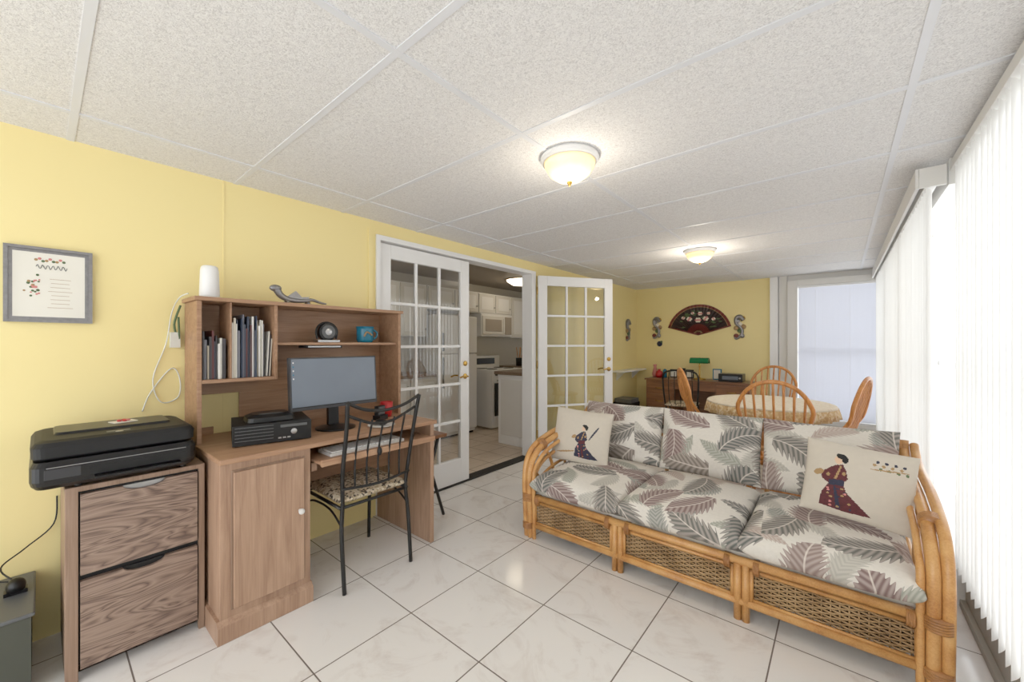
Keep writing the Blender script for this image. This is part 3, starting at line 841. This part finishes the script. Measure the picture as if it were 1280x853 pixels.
for k in range(8):
    w = 0.026 + 0.012 * random.random(); b.box(-2.6868, -2.6864, cy - w + 0.03, cy + w + 0.03, za + 0.065 + k * 0.018, za + 0.0665 + k * 0.018, M['tan'])
for k in range(26):
    a = random.uniform(0, 6.28); r = random.uniform(0, 0.026)
    b.ball((-2.686, cy - 0.05 + r * math.cos(a), 1.55 + 2.6 * r * math.sin(a)), random.uniform(0.003, 0.006), [M['pink'], M['leafgreen'], M['tan'], M['pink'], M['leafgreen']][k % 5], 6, (0.2, 1, 1))
for k in range(9):
    b.ball((-2.686, cy - 0.04 + k * 0.010, zb - 0.055 + 0.006 * math.sin(k * 2)), 0.0055, [M['tan'], M['pink'], M['leafgreen']][k % 3], 6, (0.2, 1, 1))
b.build('framed_verse', bevel=0.002)

# ---------------------------------------------------------------- metal desk chair
b = B()
I = M['iron']
bx, fx = -1.99, -2.44
ya, yb = 1.01, 1.42
sz = 0.455
for (y, sg) in ((ya, -1), (yb, 1)):
    b.tube([(bx + 0.02, y, 0.0), (bx - 0.01, y, 0.3), (bx - 0.02, y - 0.01 * sg, sz), (bx + 0.0, y, 0.62), (bx + 0.05, y + 0.005 * sg, 0.85), (bx + 0.08, y + 0.015 * sg, 1.0)], 0.011, I, 10, 5)
    b.tube([(fx, y, 0.0), (fx + 0.01, y, 0.3), (fx + 0.02, y, sz - 0.02)], 0.011, I, 10, 4)
    b.tube([(fx + 0.02, y, sz - 0.02), (bx - 0.02, y, sz - 0.02)], 0.009, I, 8)
    b.tube([(fx + 0.01, y, 0.36), (fx + 0.12, y, 0.40), (bx - 0.14, y, 0.40), (bx - 0.01, y, 0.34)], 0.006, I, 6, 5)
b.tube([(fx + 0.02, ya, sz - 0.02), (fx + 0.02, yb, sz - 0.02)], 0.009, I, 8)
b.tube([(bx - 0.02, ya, sz - 0.02), (bx - 0.02, yb, sz - 0.02)], 0.009, I, 8)
def bxz(z): return bx + max(0, (z - 0.62)) * 0.21
ym = (ya + yb) / 2
b.tube([(bxz(1.0), ya - 0.015, 1.0), (bxz(0.96), ya + 0.08, 0.955), (bxz(0.94), ym, 0.935), (bxz(0.96), yb - 0.08, 0.955), (bxz(1.0), yb + 0.015, 1.0)], 0.009, I, 8, 6)
b.tube([(bxz(0.9), ya, 0.93), (bxz(0.86), ym - 0.08, 0.875), (bxz(0.85), ym, 0.865), (bxz(0.86), ym + 0.08, 0.875), (bxz(0.9), yb, 0.93)], 0.008, I, 8, 6)
b.tube([(bxz(0.52), ya, 0.54), (bxz(0.52), ym, 0.52), (bxz(0.52), yb, 0.54)], 0.008, I, 8, 5)
for k in range(1, 6):
    y = ya + (yb - ya) * k / 6
    zt = 0.875 + 0.03 * abs(k - 3) / 2
    b.tube([(bxz(0.52), y, 0.53), (bxz(0.7) - 0.012, y, 0.7), (bxz(zt), y, zt)], 0.006, I, 6, 4)
b.ball((bxz(0.70), ym, 0.70), 0.014, I, 8, (1, 1, 1.8))
b.X = T((bx + fx) / 2 - 0.005, ym, sz + 0.012)
b.cushion(0.43, 0.43, 0.065, M['seatfab'], 18, 6, 0.25)
b.build('metal_dining_chair')

b = B()
b.box(-2.62, -2.28, 1.74, 1.97, 0.60, 0.625, M['brownw'])
for (x, s1) in ((-2.58, -1), (-2.32, 1)):
    b.tube([(x, 1.77, 0.6), (x, 1.97, 0.0)], 0.012, M['iron'], 8); b.tube([(x - 0.024 * s1, 1.94, 0.6), (x - 0.024 * s1, 1.75, 0.0)], 0.012, M['iron'], 8)
b.tube([(-2.58, 1.87, 0.3), (-2.32, 1.87, 0.3)], 0.008, M['iron'], 8)
b.build('folding_stool', bevel=0.003)

# ---------------------------------------------------------------- rattan sofa
sofa = empty('rattan_sofa')
R = M['rattan']; RD = M['rattand']
SX0, SX1, SF, SB = -1.60, 0.265, 2.12, 2.95
b = B()
def wrap(p, ax, r=0.027, w=0.03):
    p = Vector(p); a = Vector(ax).normalized() * w
    for k in range(5):
        q = p + a * (k / 4 - 0.5)
        b.tube([q - a * 0.11, q + a * 0.11], r, RD, 12)
xs = [SX0, SX0 + 0.622, SX0 + 1.244, SX1]
b.tube([(SX0, SF, 0.275), (SX1, SF, 0.275)], 0.020, R, 12); b.tube([(SX0, SF + 0.01, 0.238), (SX1, SF + 0.01, 0.238)], 0.010, R, 10)
b.tube([(SX0, SF, 0.085), (SX1, SF, 0.085)], 0.018, R, 12)
for x in (xs[1], xs[2]):
    b.tube([(x - 0.017, SF - 0.002, 0.0), (x - 0.017, SF - 0.002, 0.262)], 0.017, R, 12); b.tube([(x + 0.017, SF - 0.002, 0.0), (x + 0.017, SF - 0.002, 0.262)], 0.017, R, 12)
for z in (0.275, 0.085):
    b.tube([(SX0, SB, z), (SX1, SB, z)], 0.018, R, 10)
    for x in (SX0, SX1): b.tube([(x, SF, z), (x, SB, z)], 0.018, R, 10)
for x in (xs[1], xs[2]):
    b.tube([(x, SB, 0), (x, SB, 0.275)], 0.018, R, 10)
    b.tube([(x, SB, 0.275), (x, SB + 0.03, 0.78)], 0.014, R, 10)
for (dy, dz, r) in ((0.03, 0.79, 0.021), (0.05, 0.748, 0.015), (0.03, 0.62, 0.012)):
    b.tube([(SX0 - 0.01, SB + dy - 0.02, dz - 0.10 if dz > 0.7 else dz), (SX0 + 0.03, SB + dy, dz - 0.02), (SX0 + 0.10, SB + dy, dz), (SX0 + 0.5, SB + dy, dz), (SX1 - 0.5, SB + dy, dz), (SX1 - 0.10, SB + dy, dz), (SX1 - 0.03, SB + dy, dz - 0.02), (SX1 + 0.01, SB + dy - 0.02, dz - 0.10 if dz > 0.7 else dz)], r, R, 12, 6)
for (x, sg) in ((SX0, -1), (SX1, 1)):
    for (dx, r, k) in ((0.0, 0.021, 0.0), (0.038, 0.019, 0.02), (-0.034, 0.013, -0.03)):
        X_ = x + sg * dx
        b.tube([(X_, SF + k * 0.3, 0.0), (X_, SF - 0.01, 0.2), (X_, SF - 0.015, 0.42), (X_, SF + 0.03, 0.525 + k), (X_, SF + 0.14, 0.59 + k), (X_, SF + 0.36, 0.635 + k), (X_, SB - 0.16, 0.66 + k), (X_, SB - 0.03, 0.70 + k), (X_, SB + 0.03, 0.74 + k)], r, R, 12, 6)
    for (a0, top) in ((SF + 0.16, 0.40), (SF + 0.30, 0.50), (SF + 0.46, 0.56)):
        b.tube([(x, a0, 0.275), (x, a0 - 0.02, 0.36), (x, a0 - 0.07, top - 0.02), (x, a0 - 0.125, top + 0.045)], 0.012, R, 10, 5)
    b.tube([(x, SF + 0.02, 0.30), (x, SF + 0.06, 0.42), (x, SF + 0.2, 0.50), (x, SF + 0.5, 0.54), (x, SB, 0.56)], 0.013, R, 10, 5)
    b.tube([(x, SF + 0.02, 0.28), (x, SF + 0.14, 0.38), (x, SF + 0.35, 0.43), (x, SB, 0.45)], 0.011, R, 10, 5)
    b.tube([(x, SB, 0.0), (x, SB, 0.6), (x, SB + 0.03, 0.78)], 0.019, R, 10, 4)
    wrap((x + sg * 0.012, SF - 0.01, 0.275), (0, 0, 1), 0.042, 0.04)
    wrap((x + sg * 0.012, SF - 0.006, 0.085), (0, 0, 1), 0.042, 0.03)
    wrap((x + sg * 0.012, SF + 0.14, 0.592), (0, 1, 0.3), 0.040, 0.03)
    wrap((x + sg * 0.012, SB - 0.10, 0.672), (0, 1, 0.25), 0.040, 0.03)
for x in (xs[0] + 0.06, xs[1] - 0.06, xs[1] + 0.06, xs[2] - 0.06, xs[2] + 0.06, xs[3] - 0.06):
    wrap((x, SF + 0.004, 0.260), (1, 0, 0), 0.036, 0.02)
b.build('frame', sofa)
b = B()
for i in range(3):
    xa, xb = xs[i] + 0.04, xs[i + 1] - 0.04
    n = int((xb - xa) / 0.03)
    st = [(xa + (xb - xa) * (k + 0.5) / n) for k in range(n)]
    pitch = (xb - xa) / n
    for x in st: b.tube([(x, SF + 0.012, 0.098), (x, SF + 0.012, 0.235)], 0.0032, M['weave'], 6)
    r = 0; z = 0.106
    while z < 0.232:
        pts = []
        for k in range(n * 4 + 1):
            x = xa + (xb - xa) * k / (n * 4)
            pts.append((x, SF + 0.012 + 0.005 * math.sin((x - xa) / pitch * pi + r * pi), z))
        b.tube(pts, 0.0042, M['weave'], 5)
        z += 0.0105; r += 1
    for (p, q) in (((xa, SF, 0.1), (xa, SF, 0.24)), ((xb, SF, 0.1), (xb, SF, 0.24))): b.tube([p, q], 0.009, R, 8)
    b.tube([(xa, SF, 0.108), (xb, SF, 0.108)], 0.007, R, 8)
b.build('woven_front_panels', sofa)
b = B()
b.box(SX0 + 0.02, SX1 - 0.02, SF + 0.03, SB - 0.02, 0.262, 0.30, M['mattress'])
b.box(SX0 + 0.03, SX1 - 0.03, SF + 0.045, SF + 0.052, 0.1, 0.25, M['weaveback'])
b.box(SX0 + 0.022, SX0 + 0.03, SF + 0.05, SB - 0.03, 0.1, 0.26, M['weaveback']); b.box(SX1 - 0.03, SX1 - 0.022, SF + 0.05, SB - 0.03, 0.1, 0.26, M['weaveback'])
b.build('seat_deck', sofa, bevel=0.004)
w3 = (SX1 - SX0 - 0.05) / 3
for i in range(3):
    cx = SX0 + 0.025 + w3 * (i + 0.5)
    b = B(); b.X = T(cx, SF + 0.310, 0.372, rx=1)
    b.cushion(w3 + 0.012, 0.71, 0.185, M['leaf'], 34, 9, 0.25, wob=0.06, crease=0.05)
    b.build('seat_cushion_%d' % (i + 1), sofa, uv=True, weld=True, uvoff=(i * 0.13, i * 0.31))
for i in range(3):
    cx = SX0 + 0.025 + w3 * (i + 0.5)
    b = B(); b.X = T(cx, SB - 0.125, 0.635, rx=76, rz=random.uniform(-2, 2))
    b.cushion(w3 + 0.005, 0.42, 0.22, M['leaf'], 40, 4.5, 0.5, wob=0.12, crease=0.12)
    b.build('back_cushion_%d' % (i + 1), sofa, uv=True, weld=True, uvoff=(i * 0.37, 0.2 + i * 0.23))

def ell(cx, cy, rx, ry, rot=0, n=16):
    r = math.radians(rot)
    return [(cx + rx * math.cos(a) * math.cos(r) - ry * math.sin(a) * math.sin(r), cy + rx * math.cos(a) * math.sin(r) + ry * math.sin(a) * math.cos(r)) for a in [2 * pi * k / n for k in range(n)]]
def geisha(cx, cy, s, robe, robe2):
    P = lambda pts: [(cx + x * s, cy + y * s) for (x, y) in pts]
    f = [(P([(-0.02, 0.30), (0.10, 0.34), (0.16, 0.22), (0.20, 0.05), (0.12, -0.05), (0.20, -0.22), (0.42, -0.42), (0.62, -0.58), (0.2, -0.60), (-0.22, -0.56), (-0.20, -0.30), (-0.10, -0.1), (-0.22, -0.02), (-0.24, 0.10), (-0.12, 0.22)]), robe)]
    f += [(P([(-0.10, -0.02), (0.14, 0.02), (0.15, -0.10), (-0.10, -0.13)]), robe2)]
    f += [(P([(-0.02, -0.14), (0.02, -0.14), (0.14, -0.56), (0.06, -0.57)]), robe2), (P([(0.06, 0.30), (0.09, 0.30), (0.02, 0.02), (-0.02, 0.02)]), M['tan'])]
    rs = random.Random(5)
    for k in range(16):
        yy_ = rs.uniform(-0.54, -0.16); w_ = 0.16 + (-0.16 - yy_) * 0.5
        f.append((ell(cx + rs.uniform(-0.14, w_) * s, cy + yy_ * s, 0.026 * s, 0.02 * s), [M['tan'], robe2, M['pink']][k % 3]))
    f += [(ell(cx + 0.13 * s, cy + 0.15 * s, 0.03 * s, 0.04 * s), M['tan']), (ell(cx - 0.12 * s, cy + 0.08 * s, 0.03 * s, 0.04 * s), M['tan'])]
    f += [(ell(cx + 0.03 * s, cy + 0.42 * s, 0.07 * s, 0.09 * s), M['skin']), (ell(cx + 0.08 * s, cy + 0.50 * s, 0.10 * s, 0.06 * s, -20), M['black']), (ell(cx + 0.13 * s, cy + 0.44 * s, 0.05 * s, 0.07 * s), M['black'])]
    f += [(ell(cx - 0.28 * s, cy + 0.10 * s, 0.09 * s, 0.06 * s, 30), M['tan'])]
    return f
b = B(); b.X = T(-1.43, 2.50, 0.632, rx=74, rz=14) @ Matrix.Rotation(math.radians(-4), 4, 'Z')
figs = geisha(0.02, -0.03, 0.20, M['navy'], M['maroon']) + [(ell(0.10, 0.03, 0.06, 0.006, 60), M['navy']), (ell(-0.09, -0.12, 0.07, 0.006, 10), M['tan'])]
b.cushion(0.42, 0.38, 0.14, M['pillow'], 130, 4, 0.5, figs)
b.build('throw_pillow', weld=True)
b = B(); b.X = T(0.060, 2.43, 0.650, rx=70, rz=3) @ Matrix.Rotation(math.radians(-6), 4, 'Z')
figs = geisha(-0.08, -0.01, 0.22, M['maroon'], M['navy'])
for k in range(12):
    figs.append((ell(0.05 + 0.010 * k, 0.095 + 0.018 * math.sin(k * 2.1), 0.007, 0.006, k * 40), [M['tan'], M['navy'], M['leafgreen']][k % 3]))
figs.append((ell(0.10, 0.080, 0.07, 0.003, 8), M['tan']))
b.cushion(0.40, 0.345, 0.14, M['pillow'], 150, 4, 0.5, figs)
b.build('throw_pillow', weld=True)

# ---------------------------------------------------------------- dining set
def windsor(x, y, rz, name='windsor_dining_chair'):
    b = B(); b.X = T(x, y, 0, rz=rz)
    Hn = M['honey']
    b.lathe([(0.0, 0.0), (0.20, 0.0), (0.222, 0.012), (0.222, 0.028), (0.205, 0.036), (0.1, 0.028), (0, 0.026)], (0, 0, 0.43), Hn, 28)
    for sx in (-1, 1):
        for sy in (-1, 1):
            b.tube([(sx * 0.20, sy * 0.20, 0), (sx * 0.185, sy * 0.18, 0.1), (sx * 0.165, sy * 0.155, 0.25), (sx * 0.14, sy * 0.13, 0.43)], 0.013, Hn, 10, 4, r2=0.02)
            b.ball((sx * 0.165, sy * 0.155, 0.26), 0.022, Hn, 8)
        b.tube([(sx * 0.18, -0.17, 0.17), (sx * 0.18, 0.17, 0.17)], 0.01, Hn, 8)
    b.tube([(-0.18, 0, 0.17), (0.18, 0, 0.17)], 0.01, Hn, 8)
    pts = []
    for k in range(13):
        a = pi * k / 12
        xx = -0.235 * math.cos(a) if 0 < k < 12 else -0.20 * math.cos(a)
        zz = 0.70 + 0.33 * math.sin(a) ** 0.75 if 0 < k < 12 else 0.70
        pts.append((xx * 1.0, -0.17 - (zz - 0.45) * 0.22, zz))
    pts = [(-0.185, -0.12, 0.45), (-0.21, -0.15, 0.58)] + pts + [(0.21, -0.15, 0.58), (0.185, -0.12, 0.45)]
    b.tube(pts, 0.015, Hn, 10, 3)
    for k in range(-3, 4):
        xt = k * 0.062; zt = 0.70 + 0.33 * math.sqrt(max(0, 1 - (xt / 0.235) ** 2)) ** 0.75
        b.tube([(k * 0.042, -0.155, 0.45), (xt * 0.9, -0.17 - 0.035, 0.65), (xt, -0.17 - (zt - 0.45) * 0.22, zt)], 0.0085, Hn, 8, 3)
    b.build(name)
windsor(-0.365, 3.62, 0)
windsor(-1.06, 4.55, -62)
windsor(-0.12, 4.20, 78)
windsor(-0.64, 5.28, 172)
b = B()
tcx, tcy = -0.53, 4.45
def rip(a, z): return (0.014 * math.sin(a * 22) + 0.008 * math.sin(a * 9 + 1)) * min(1, max(0, (0.75 - z) / 0.12))
b.lathe([(0.0, 0.752), (0.46, 0.752), (0.50, 0.7515), (0.515, 0.746), (0.522, 0.733)], (tcx, tcy, 0), M['cloth'], 96)
b.lathe([(0.522, 0.733), (0.528, 0.69), (0.532, 0.64)], (tcx, tcy, 0), M['goldcloth'], 132, ripple=rip)
b.lathe([(0.50, 0.72), (0.50, 0.745)], (tcx, tcy, 0), M['honey'], 48)
b.lathe([(0.08, 0.15), (0.06, 0.25), (0.09, 0.35), (0.05, 0.5), (0.10, 0.70), (0.12, 0.72)], (tcx, tcy, 0), M['honey'], 24)
for k in range(4):
    a = k * pi / 2 + pi / 4
    b.tube([(tcx, tcy, 0.22), (tcx + 0.2 * math.cos(a), tcy + 0.2 * math.sin(a), 0.14), (tcx + 0.36 * math.cos(a), tcy + 0.36 * math.sin(a), 0.03)], 0.035, M['honey'], 10, 5, r2=0.022)
    b.ball((tcx + 0.36 * math.cos(a), tcy + 0.36 * math.sin(a), 0.022), 0.022, M['honey'], 8)
b.build('round_dining_table')

# ---------------------------------------------------------------- far desk and things
b = B()
dx0, dx1, dy0, dy1 = -2.33, -0.93, 6.08, 6.56
BW = M['brownw']
b.box(dx0 - 0.02, dx1 + 0.02, dy0 - 0.02, dy1, 0.74, 0.765, BW)
for (xa, xb) in ((dx0, dx0 + 0.42), (dx1 - 0.42, dx1)):
    b.box(xa, xb, dy0, dy1 - 0.01, 0.06, 0.74, BW)
    b.box(xa + 0.02, xb - 0.02, dy0 + 0.03, dy1 - 0.03, 0, 0.06, M['blackm'])
    for (za, zb) in ((0.09, 0.33), (0.35, 0.53), (0.55, 0.72)):
        b.box(xa + 0.02, xb - 0.02, dy0 - 0.014, dy0, za, zb, M['brownw'])
        zc = (za + zb) / 2; xm = (xa + xb) / 2
        b.tube([(xm - 0.05, dy0 - 0.014, zc), (xm - 0.045, dy0 - 0.035, zc - 0.01), (xm + 0.045, dy0 - 0.035, zc - 0.01), (xm + 0.05, dy0 - 0.014, zc)], 0.005, M['brass'], 6, 4)
b.box(dx0 + 0.42, dx1 - 0.42, dy0 + 0.0, dy0 + 0.015, 0.62, 0.74, BW); b.box(dx0 + 0.42, dx1 - 0.42, dy1 - 0.03, dy1 - 0.015, 0.2, 0.74, BW)
b.build('writing_desk', bevel=0.004)
b = B()
b.X = T(-1.62, 6.35, 0.766)
b.lathe([(0, 0), (0.085, 0), (0.085, 0.012), (0.03, 0.022), (0.012, 0.03), (0.009, 0.18), (0.015, 0.2), (0.009, 0.22), (0.009, 0.32), (0, 0.33)], (0, 0, 0), M['brass'], 24)
pr = [(-0.062, 0.24), (-0.055, 0.285), (-0.03, 0.315), (0, 0.325), (0.03, 0.315), (0.055, 0.285), (0.062, 0.24), (0.055, 0.24), (0.0, 0.31), (-0.055, 0.24)]
b.prism(pr, 'X', -0.13, 0.13, M['green'], True)
b.build('banker_lamp')
b = B(); b.X = T(-1.18, 6.3, 0.766); b.box(-0.15, 0.15, -0.12, 0.1, 0, 0.11, M['black']); b.box(-0.1, 0.1, -0.128, -0.12, 0.03, 0.08, M['screen'])
b.cyl((0.12, -0.12, 0.055), (0.12, -0.135, 0.055), 0.012, M['silver'], 12); b.build('desktop_radio', bevel=0.008)
b = B(); b.X = T(-1.40, 6.44, 0.766)
b.box(-0.06, 0.06, -0.01, 0.01, 0, 0.16, M['teal']); b.box(-0.045, 0.045, -0.013, -0.01, 0.015, 0.145, M['paper']); b.box(-0.02, 0.02, 0.01, 0.05, 0, 0.08, M['blackm']); b.build('photo_frame')
b = B(); b.X = T(-1.91, 6.44, 0.766)
for k in range(3):
    x = (k - 1) * 0.115
    b.box(x - 0.055, x + 0.055, -0.01 + 0.02 * k, 0.01 + 0.02 * k, 0, 0.13 + 0.02 * (k % 2), M['blackm']); b.box(x - 0.042, x + 0.042, -0.014 + 0.02 * k, -0.01 + 0.02 * k, 0.015, 0.11, M['paper'])
b.build('photo_frame')
b = B(); b.X = T(-2.22, 6.34, 0.766)
b.lathe([(0, 0), (0.045, 0), (0.06, 0.04), (0.05, 0.09), (0.02, 0.11), (0.025, 0.13), (0, 0.13)], (0, 0, 0), M['red'], 20)
b.lathe([(0, 0), (0.035, 0), (0.045, 0.05), (0.02, 0.16), (0.03, 0.2), (0, 0.2)], (-0.08, 0.04, 0), M['pink'], 16)
b.lathe([(0, 0), (0.03, 0), (0.03, 0.12), (0, 0.14)], (0.09, 0.0, 0), M['teal'], 16)
b.build('glass_vase')
b = B(); b.X = T(-1.70, 5.78, 0, rz=10)
b.tube([(-0.2, -0.16, 0.44), (-0.22, -0.22, 0.7), (-0.2, -0.25, 0.9), (0, -0.27, 0.94), (0.2, -0.25, 0.9), (0.22, -0.22, 0.7), (0.2, -0.16, 0.44)], 0.012, M['iron'], 8, 5)
for k in range(-2, 3): b.tube([(k * 0.07, -0.17, 0.46), (k * 0.075, -0.24, 0.7), (k * 0.07, -0.26, 0.92)], 0.006, M['iron'], 6, 3)
for sx in (-1, 1):
    for sy in (-1, 1): b.tube([(sx * 0.2, sy * 0.18, 0), (sx * 0.19, sy * 0.17, 0.43)], 0.011, M['iron'], 8)
b.X = b.X @ T(0, 0, 0.455); b.cushion(0.42, 0.40, 0.06, M['seatfab'], 12, 6, 0.2); b.build('metal_dining_chair')
b = B()
b.box(WL, WL + 0.19, 5.62, 6.56, 0.86, 0.885, M['white'])
for y in (5.8, 6.4): b.prism([(WL, 0.86), (WL + 0.14, 0.86), (WL, 0.72)], 'Y', y, y + 0.02, M['white'])
b.build('wall_shelf', bevel=0.003)
b = B(); b.box(WL + 0.01, WL + 0.3, 5.66, 6.0, 0.0, 0.40, M['blackm']); b.box(WL + 0.03, WL + 0.29, 5.68, 5.98, 0.40, 0.46, M['grey']); b.box(WL + 0.3, WL + 0.305, 5.7, 5.96, 0.1, 0.3, M['black']); b.build('shredder', bevel=0.01)

# wall fan
b = B()
cx, cz, yy = -1.70, 1.44, FY - 0.012
n = 22; a0, a1 = math.radians(16), math.radians(164); rr = 0.475; ri = 0.07
vs = []; fs = []; fe = []
for k in range(n * 2 + 1):
    a = a0 + (a1 - a0) * k / (n * 2)
    dy = -0.012 if k % 2 else 0.0
    for r_ in (ri, 0.17, 0.43, rr):
        vs.append((cx + r_ * math.cos(a), yy + dy, cz + r_ * math.sin(a)))
for k in range(n * 2):
    for j in range(3):
        q = (4 * k + j, 4 * k + 4 + j, 4 * k + 5 + j, 4 * k + j + 1)
        (fs if j == 1 else fe).append(q)
b.add(vs, fs, M['fanleaf']); b.add(vs, fe, M['fanedge'])
b.tube([(cx + 0.435 * math.cos(a0 + (a1 - a0) * k / 24), yy - 0.010, cz + 0.435 * math.sin(a0 + (a1 - a0) * k / 24)) for k in range(25)], 0.004, M['tan'], 6)
for a in (a0, a1): b.tube([(cx, yy - 0.01, cz), (cx + rr * math.cos(a), yy - 0.01, cz + rr * math.sin(a))], 0.010, M['fanedge'], 8)
for k in range(12):
    a = a0 + (a1 - a0) * (k + 0.5) / 12; b.tube([(cx, yy - 0.008, cz), (cx + ri * 1.1 * math.cos(a), yy - 0.008, cz + ri * 1.1 * math.sin(a))], 0.004, M['maroon'], 6)
for (fx_, fz_, r_) in ((-0.13, 0.25, 0.045), (0.0, 0.23, 0.05), (0.11, 0.25, 0.045), (0.22, 0.24, 0.03), (-0.22, 0.27, 0.03), (0.03, 0.33, 0.038), (0.15, 0.33, 0.028), (-0.08, 0.34, 0.028)):
    for p in range(6):
        a = p * pi / 3
        b.ball((cx + fx_ + r_ * 0.6 * math.cos(a), yy - 0.016, cz + fz_ + r_ * 0.5 * math.sin(a)), r_ * 0.40, M['cream'] if (p + int(fx_ * 100)) % 3 else M['pink'], 6, (1, 0.2, 0.8))
    b.ball((cx + fx_, yy - 0.022, cz + fz_), r_ * 0.3, M['pink'], 6, (1, 0.4, 1))
for k in range(22):
    a = random.uniform(a0 + 0.2, a1 - 0.2); r_ = random.uniform(0.22, 0.40)
    b.ball((cx + r_ * math.cos(a), yy - 0.012, cz + r_ * math.sin(a)), 0.022, M['leafgreen'], 6, (1.2, 0.2, 0.5))
b.build('decorative_wall_fan')
def seahorse(cx, Y, z0, s, wall='far'):
    b = B()
    P = lambda x, z: (cx + x * s, Y, z0 + z * s) if wall == 'far' else (Y, cx + x * s, z0 + z * s)
    b.tube([P(0.05, 0.30), P(0.0, 0.36), P(-0.05, 0.33), P(-0.045, 0.25), P(0.02, 0.18), P(0.03, 0.10), P(-0.02, 0.03), P(-0.06, 0.02), P(-0.06, 0.07)], 0.034 * s, M['pewter'], 8, 5, r2=0.012 * s)
    for i, (x, z) in enumerate([(0.04, 0.33), (-0.03, 0.29), (0.05, 0.2), (0.0, 0.14), (-0.05, 0.06), (0.03, 0.06), (0.0, 0.24), (-0.05, 0.18)]):
        b.ball(P(x, z), 0.036 * s, [M['brass'], M['pewter'], M['tan'], M['leafgreen'], M['fanedge'], M['pewter'], M['cream'], M['tan']][i], 7, (1, 0.5, 1) if wall == 'far' else (0.5, 1, 1))
    b.build('wall_ornament')
seahorse(-2.34, FY - 0.016, 1.38, 0.95)
seahorse(-1.13, FY - 0.016, 1.36, 0.95)
seahorse(6.22, WL + 0.018, 1.34, 0.95, 'left')
b = B(); b.ball((-2.30, FY - 0.012, 1.30), 0.045, M['navy'], 8, (1, 0.25, 1)); b.ball((-2.27, FY - 0.016, 1.33), 0.02, M['leafgreen'], 8, (1, 0.4, 1)); b.build('wall_plaque')

# ---------------------------------------------------------------- lights
def point(name, loc, e, col, r=0.1):
    li = bpy.data.lights.new(name, 'POINT'); li.energy = e; li.color = col; li.shadow_soft_size = r
    o = bpy.data.objects.new(name, li); o.location = loc; scene.collection.objects.link(o)
point('ceiling_bulb', (-1.035, 1.69, H - 0.26), 4.5, (1, 0.90, 0.74), 0.02)
point('ceiling_bulb', (-1.07, 4.20, H - 0.26), 9, (1, 0.90, 0.74), 0.02)

w = bpy.data.worlds.new('World'); scene.world = w; w.use_nodes = True
nt = w.node_tree; bg = nt.nodes['Background']
bg.inputs[0].default_value = (0.95, 0.98, 1.0, 1); bg.inputs[1].default_value = 2.85

# ---------------------------------------------------------------- camera
cam = bpy.data.cameras.new('camera'); co = bpy.data.objects.new('camera', cam)
scene.collection.objects.link(co); scene.camera = co
cam.sensor_fit = 'HORIZONTAL'; cam.sensor_width = 36; cam.lens = 492 / 1280 * 36
cam.shift_y = 0.0027; cam.clip_start = 0.02
co.location = (0, 0, 1.3); co.rotation_euler = (math.radians(90), 0, math.radians(39.8))
scene.view_settings.view_transform = 'Standard'
scene.view_settings.exposure = 0.0
scene.view_settings.gamma = 1.15
